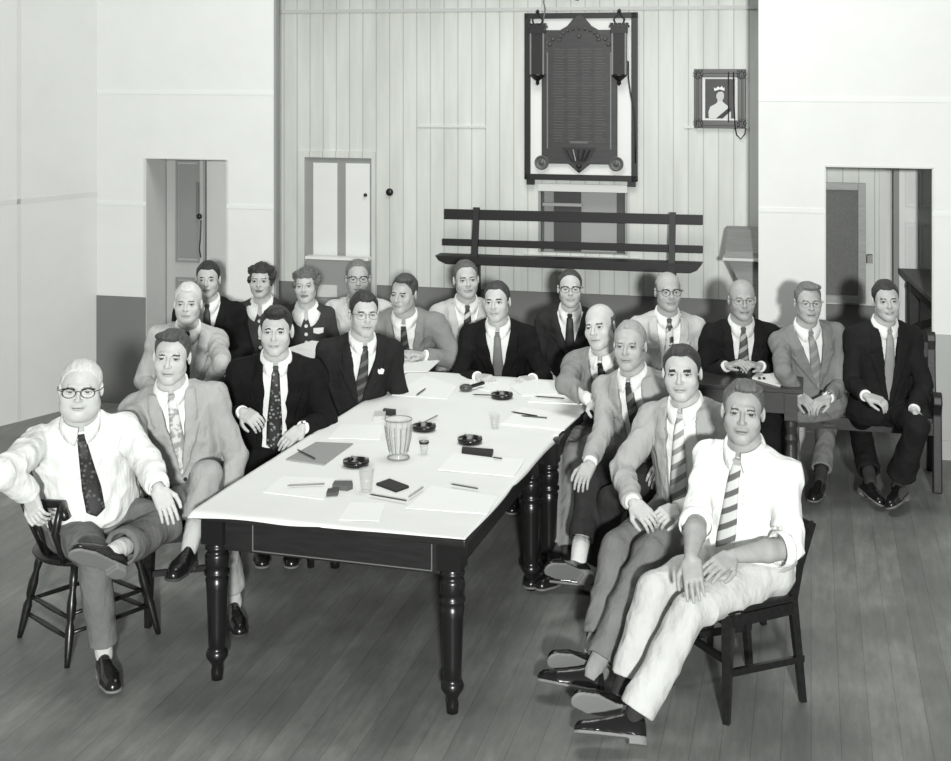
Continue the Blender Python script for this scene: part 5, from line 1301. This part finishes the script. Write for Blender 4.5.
P15 = cast('p15', dbg='p15', head=(630, 345), Z=6.95, tyaw=-25, hyaw=-20, hpitch=5, hroll=-2, h=.0065, hb=.004, k=1.04, hip=PZ(655, 468, 7.1),
   lyaw=-55, jac=160, tro=50, shirt=236, tie=('stripe', 48, 110), tielen=.12, skin=160, hairv=150, hair='short', hairline=.066, open=.07, vw=.065, hem=.05,
   arm_a=dict(elbow=(603, 430), wrist=PZ(590, 463, 6.72), tip=PZ(581, 482, 6.62), palm=V3(.2, .5, -.8), curl=.3, z0=6.5, z1=7.2),
   leg_a=dict(knee=(590, 482), ankle=PZ(578, 563, 6.60), heel=PZ(590, 574, 6.55), toe=PZ(545, 566, 6.42), up=V3(.3, .95, .15), cuff=.12),
   leg_b=dict(knee=(612, 500), ankle=PH(590, 570, .10), heel=PH(590, 590, .03), toe=PH(556, 586, .04), up=V3(.2, .4, .85)), socks=206, solev=118,
   label='man in open sports jacket and dark tie, third from the right front, hand on thigh')
P14 = cast('p14', dbg='p14', head=(600, 326), Z=7.50, tyaw=-22, hyaw=-28, hpitch=4, hroll=-10, h=.0065, hb=.0042, k=1.05, g=1.12, hip=PZ(622, 432, 7.75),
   lyaw=-45, jac=134, tro=134, shirt=234, tie=('plain', 26, 26), skin=178, hairv=80, hair='bald', fringe=.05, button=.15, smile=True,
   arm_a=dict(elbow=(566, 384), wrist=PZ(592, 402, 7.25), tip=PZ(600, 408, 7.15), curl=.6, z0=7.1, z1=7.7),
   leg_a=dict(knee=(558, 450), ankle=PH(556, 560, .10)), leg_b=dict(knee=(575, 455), ankle=PH(568, 562, .10)), socks=60,
   label='bald man in grey suit leaning his elbow on the table corner')
P12 = cast('p12', dbg='p12', head=(497, 301), Z=8.40, tyaw=-4, hyaw=-14, hpitch=4, hroll=-4, h=.007, hb=.0048, hip=PZ(500, 395, 8.62), jac=24, shirt=238, tie=('plain', 120, 120), skin=172, hairv=52, hair='short', hairline=.056,
   button=.22, arm_a=dict(wrist=PZ(478, 377, 8.22), tip=PZ(493, 379, 8.12), pole=V3(-.45, .3, -.9), curl=.4), arm_b=dict(wrist=PZ(532, 379, 8.22), tip=PZ(518, 381, 8.12), pole=V3(.45, .3, -.9), curl=.4),
   leg_a={}, leg_b={}, cloth='cloth', label='man in black suit and grey tie seated at the far end of the long table')
P1 = cast('p1', dbg='p1', head=(81, 388), Z=6.05, tyaw=16, hyaw=10, hpitch=2, hroll=2, h=.0055, hb=.0034, k=1.06, wide=1.14, g=1.30, belly=.05, hip=PZ(92, 520, 6.28), lean=0, sw=.172,
   lyaw=30, sleeve='long', shirt=232, tro=112, tie=('figured', 40, 90), tielen=.34, tiex=.03, skin=182, hairv=205, hair='short', hairline=.060, lift=.004, glasses='dark', fat=True, jaw=1.12, waist=.17, beltv=110,
   arm_a=dict(elbow=(2, 474), wrist=PZ(30, 494, 5.86), tip=PZ(38, 520, 5.78), palm=V3(.4, .6, -.3), curl=.55, z0=5.7, z1=6.6),
   arm_b=dict(elbow=(147, 462), wrist=PZ(158, 487, 5.84), tip=PZ(168, 512, 5.78), palm=V3(-.1, .5, -.8), curl=.2, z0=5.7, z1=6.4),
   leg_a=dict(knee=(94, 556), ankle=PH(104, 652, .10), heel=PH(103, 672, .018), toe=PH(112, 694, .018), up=V3(0, 0, 1), cuff=.04),
   leg_b=dict(knee=(166, 525), ankle=PZ(115, 551, 5.68), heel=PZ(122, 562, 5.62), toe=PZ(74, 543, 5.46), up=V3(.35, .9, -.05), cuff=.045, flare=1.25), socks=196, solev=122,
   label='stout white-haired man in white shirt and glasses in the round-backed armchair, front left')
P2 = cast('p2', dbg='p2', head=(172, 356), Z=6.50, tyaw=12, hyaw=2, hpitch=3, hroll=3, h=.006, hb=.0036, k=1.06, wide=1.06, g=1.1, hip=PZ(186, 492, 6.62), lyaw=18, jac=166, tro=160, shirt=236, tie=('blotch', 150, 210), skin=178, hairv=66, hair='side', part=1, hairline=.054,
   button=.26, vw=.06, arm_a=dict(elbow=(133, 452), wrist=PZ(160, 480, 6.35)), arm_b=dict(elbow=(236, 455), wrist=PZ(228, 505, 6.45), curl=.4),
   leg_b=dict(knee=(206, 476), ankle=PZ(190, 545, 6.12), heel=PZ(195, 562, 6.1), toe=PZ(174, 584, 5.82), up=V3(.1, .45, .9), cuff=.11), leg_a=dict(knee=(215, 510), ankle=PH(234, 600, .10), toe=PH(238, 634, .02), heel=PH(232, 612, .02)), socks=190, solev=60,
   label='man in light grey suit with crossed legs, second from the front left')
P3 = cast('p3', dbg='p3', head=(276, 330), Z=7.15, tyaw=8, hyaw=2, hpitch=3, h=.0065, hb=.004, k=1.06, wide=1.05, g=1.12, hip=PZ(274, 450, 7.3), jac=22, shirt=240, tie=('figured', 44, 150), tielen=.14, skin=176, hairv=30, hair='quiff', hairline=.040, ear=1.2, browv=60,
   open=.058, vw=.062, hem=.02, watch='b', arm_a=dict(elbow=(226, 425), wrist=PZ(243, 412, 7.02), tip=PZ(262, 424, 6.9), palm=V3(.2, .5, -.8), curl=.5, pole=V3(-1, 0, -.6), z0=6.9, z1=7.5), arm_b=dict(elbow=(326, 420), wrist=PZ(302, 428, 7.0), tip=PZ(284, 443, 6.92), palm=V3(0, .6, -.8), curl=.3, z0=6.9, z1=7.5),
   leg_a=dict(ankle=PZ(262, 560, 7.3)*V3(1, 1, 0)+V3(0, 0, .11)), leg_b=dict(ankle=PZ(292, 560, 7.3)*V3(1, 1, 0)+V3(0, 0, .11)), label='dark-haired man in black suit and figured tie wearing a wristwatch at the left')
P4 = cast('p4', dbg='p4', head=(364, 313), Z=7.70, tyaw=18, hyaw=16, hpitch=2, hroll=2, h=.0065, hb=.0042, k=1.05, g=1.05, hip=PZ(352, 415, 7.85), jac=38, shirt=238, tie=('stripe', 50, 95), skin=176, hairv=36, hair='short', hairline=.048, glasses='thin', smile=True,
   hanky=True, button=.24, arm_a=dict(wrist=PZ(345, 436, 7.6)), arm_b=dict(wrist=PZ(388, 425, 7.65)), leg_a={}, leg_b={}, label='smiling man in dark suit and round glasses beside the left table edge')
P5 = cast('p5', head=(188, 303), Z=8.10, tyaw=8, hyaw=4, h=.0075, hb=.005, hip=PZ(182, 400, 8.2), jac=180, tro=86, shirt=236, tie=('plain', 30, 30), skin=182, hairv=205, hair='short', hairline=.05, open=.055,
   arm_b=dict(elbow=(222, 362), wrist=PZ(212, 378, 7.95)), leg_a={}, leg_b={}, label='white-haired man in pale jacket behind the second man on the left')
P6 = cast('p6', head=(208, 279), Z=9.2, tyaw=4, hyaw=4, h=.008, hb=.0055, jac=28, shirt=238, tie=('plain', 54, 54), skin=172, hairv=34, hair='short', hairline=.046, button=.35, leg_a={}, leg_b={}, label='dark-suited man with slim tie seated in front of the left doorway')
P7 = cast('p7', head=(261, 280), Z=9.55, tyaw=-4, hyaw=0, h=.0075, hb=.005, k=1.03, g=.86, sw=.165, woman=True, sleeve='short', dress=66, shirt=238, tie=None, topname='uniform_dress', skin=172, hairv=40, hair='curly', brow=.7,
   arm_a=dict(wrist=PZ(239, 372, 9.42)), arm_b=dict(wrist=PZ(281, 365, 9.4)), leg_a={}, leg_b={}, label='dark-haired woman in dark uniform with white collar, left of two women')
P8 = cast('p8', head=(306, 285), Z=9.42, tyaw=4, hyaw=-2, hroll=-3, h=.0075, hb=.005, k=1.02, g=.86, sw=.16, woman=True, badge=True, sleeve='short', dress=66, shirt=238, tie=None, topname='uniform_dress', skin=174, hairv=92, hair='curly', brow=.7,
   arm_a=dict(wrist=PZ(288, 372, 9.3)), arm_b=dict(wrist=PZ(324, 368, 9.3)), leg_a={}, leg_b={}, label='curly-haired woman in dark uniform with white collar and name badge')
P9 = cast('p9', head=(358, 278), Z=9.5, tyaw=2, hyaw=6, k=1.07, h=.008, hb=.0055, sleeve='long', shirt=200, tro=90, tie=None, skin=162, hairv=110, hair='short', hairline=.062, glasses='dark', leg_a={}, leg_b={}, label='older man in open pale shirt and dark-rimmed glasses before the grey door')
P10 = cast('p10', head=(404, 293), Z=8.85, tyaw=-4, hyaw=-24, hpitch=-2, hroll=2, h=.007, hb=.005, k=1.05, g=1.2, hip=PZ(412, 372, 9.28), jac=134, shirt=236, tie=('stripe', 40, 90), skin=164, hairv=66, hair='side', part=-1,
   arm_a=dict(wrist=PZ(392, 354, 8.72), tip=PZ(405, 353, 8.7), pole=V3(-1, 0, -.8), curl=.6), arm_b=dict(wrist=PZ(424, 355, 8.74), tip=PZ(410, 353, 8.7), pole=V3(1, 0, -.8), curl=.6), button=.2, leg_a={}, leg_b={}, label='heavy man in grey suit leaning his arms on the back left table')
P11 = cast('p11', head=(466, 279), Z=9.02, tyaw=6, hyaw=8, hroll=-3, h=.0075, hb=.005, k=1.05, jac=184, tro=120, shirt=236, tie=('stripe', 44, 190), skin=168, hairv=86, hair='short', hairline=.06, button=.25,
   arm_a=dict(elbow=(446, 355), wrist=PZ(440, 378, 8.8)), leg_a={}, leg_b={}, label='tall man in pale jacket and striped tie behind the far end of the table')
P13 = cast('p13', head=(570, 288), Z=8.80, tyaw=-6, hyaw=-2, h=.0075, hb=.005, k=1.0, g=.95, jac=46, shirt=236, tie=('plain', 34, 34), skin=172, hairv=56, hair='short', hairline=.072, glasses='dark', button=.4, leg_a={}, leg_b={}, label='slim man in dark suit and dark-rimmed glasses below the serving hatch')
P16 = cast('p16', head=(668, 291), Z=8.50, tyaw=0, hyaw=4, h=.0075, hb=.005, g=1.05, jac=186, tro=120, shirt=238, tie=('blotch', 44, 200), skin=158, hairv=96, hair='bald', fringe=.055, glasses='dark', open=.05, leg_a={}, leg_b={}, label='man in pale jacket, dark glasses and patterned tie behind the right row')
P18 = cast('p18', head=(742, 299), Z=8.45, tyaw=-2, hyaw=-2, hpitch=2, h=.0075, hb=.005, g=1.1, k=1.05, jac=26, shirt=222, tie=('stripe', 66, 150), tielen=.2, skin=152, hairv=140, hair='bald', fringe=.05, glasses='thin', open=.045,
   arm_a=dict(wrist=PZ(727, 366, 8.3), tip=PZ(742, 362, 8.22), pole=V3(-.45, .3, -.9)), arm_b=dict(wrist=PZ(760, 366, 8.3), tip=PZ(744, 363, 8.22), pole=V3(.45, .3, -.9)), leg_a={}, leg_b={}, label='balding man in black suit and diagonal tie behind the side table')
P20 = cast('p20', dbg='p20', head=(808, 302), Z=8.25, tyaw=2, hyaw=-2, hpitch=3, h=.007, hb=.005, k=1.02, jac=128, shirt=234, tie=('stripe', 130, 150), skin=158, hairv=110, hair='side', part=-1, glasses='thin', button=.30, hip=PZ(815, 404, 8.4), lyaw=-6,
   arm_a=dict(elbow=(783, 372), wrist=PZ(798, 394, 8.05), tip=PZ(812, 406, 7.98), curl=.5), arm_b=dict(elbow=(840, 385), wrist=PZ(828, 398, 8.05), tip=PZ(812, 406, 7.98), curl=.5), watch='b',
   leg_a=dict(knee=(788, 418), ankle=PH(790, 470, .10)), leg_b=dict(knee=(828, 420), ankle=PH(820, 478, .10), heel=PH(824, 480, .02), toe=PH(811, 500, .02)), label='man in grey suit and glasses with clasped hands on the right bench')
P21 = cast('p21', dbg='p21', head=(886, 300), Z=8.20, tyaw=4, hyaw=-6, hpitch=3, hroll=-3, h=.007, hb=.005, k=1.02, g=1.05, jac=32, shirt=232, tie=('plain', 150, 150), skin=166, hairv=44, hair='short', hairline=.046, button=.14, vw=.055, hip=PZ(880, 408, 8.35), lyaw=0,
   arm_a=dict(elbow=(852, 382), wrist=PZ(866, 396, 7.95), tip=PZ(884, 402, 7.88), curl=.5), arm_b=dict(elbow=(924, 385), wrist=PZ(914, 410, 8.0), tip=PZ(922, 420, 7.95), curl=.4),
   leg_a=dict(knee=(860, 424), ankle=PH(870, 480, .12), heel=PH(866, 486, .04), toe=PH(892, 508, .03), up=V3(.3, .5, .8), flare=1.15), leg_b=dict(knee=(918, 426), ankle=PH(898, 484, .13), heel=PH(900, 484, .04), toe=PH(878, 504, .03), up=V3(-.2, .3, .9), flare=1.35), solev=110,
   label='dark-haired man in dark suit with crossed feet at the right end of the bench')

# ---------------------------------------------------------------- chairs under the sitters
def ch(P, label, back=.02, yaw=None):
    if P: return seat_chair(P, label, back, yaw)
c_ = ch(P19, 'dark wooden chair under the man in white shirt at front right', .04, radians(-63.7))
if c_: c_.location = (1.105, 5.725, 0)
ch(P17, 'dark wooden chair under the man in broad striped tie')
ch(P15, 'dark wooden chair under the man in open sports jacket')
ch(P14, 'dark wooden chair under the bald man leaning on the table')
ch(P12, 'dark wooden chair at the far end of the long table')
ch(P2, 'dark wooden chair under the man in light grey suit')
ch(P3, 'dark wooden chair under the dark-haired man with wristwatch')
ch(P4, 'dark wooden chair under the smiling man at the table edge')
for P, w_ in ((P5, 'the white-haired man in pale jacket'), (P6, 'the man before the left doorway'), (P7, 'the dark-haired woman'), (P8, 'the woman with a name badge'), (P9, 'the man before the grey door'), (P10, 'the man leaning on the back left table'), (P11, 'the tall man in pale jacket'), (P13, 'the slim man below the serving hatch'), (P16, 'the man in pale jacket behind the right row'), (P18, 'the man behind the side table')):
    ch(P, 'dark wooden chair under '+w_)
if P1:
    r = empty('armchair', (-1.82, 6.30, 0), 'dark round-backed spindle armchair with turned legs at front left', 'armchair', rz=radians(48))
    captain_chair(r)
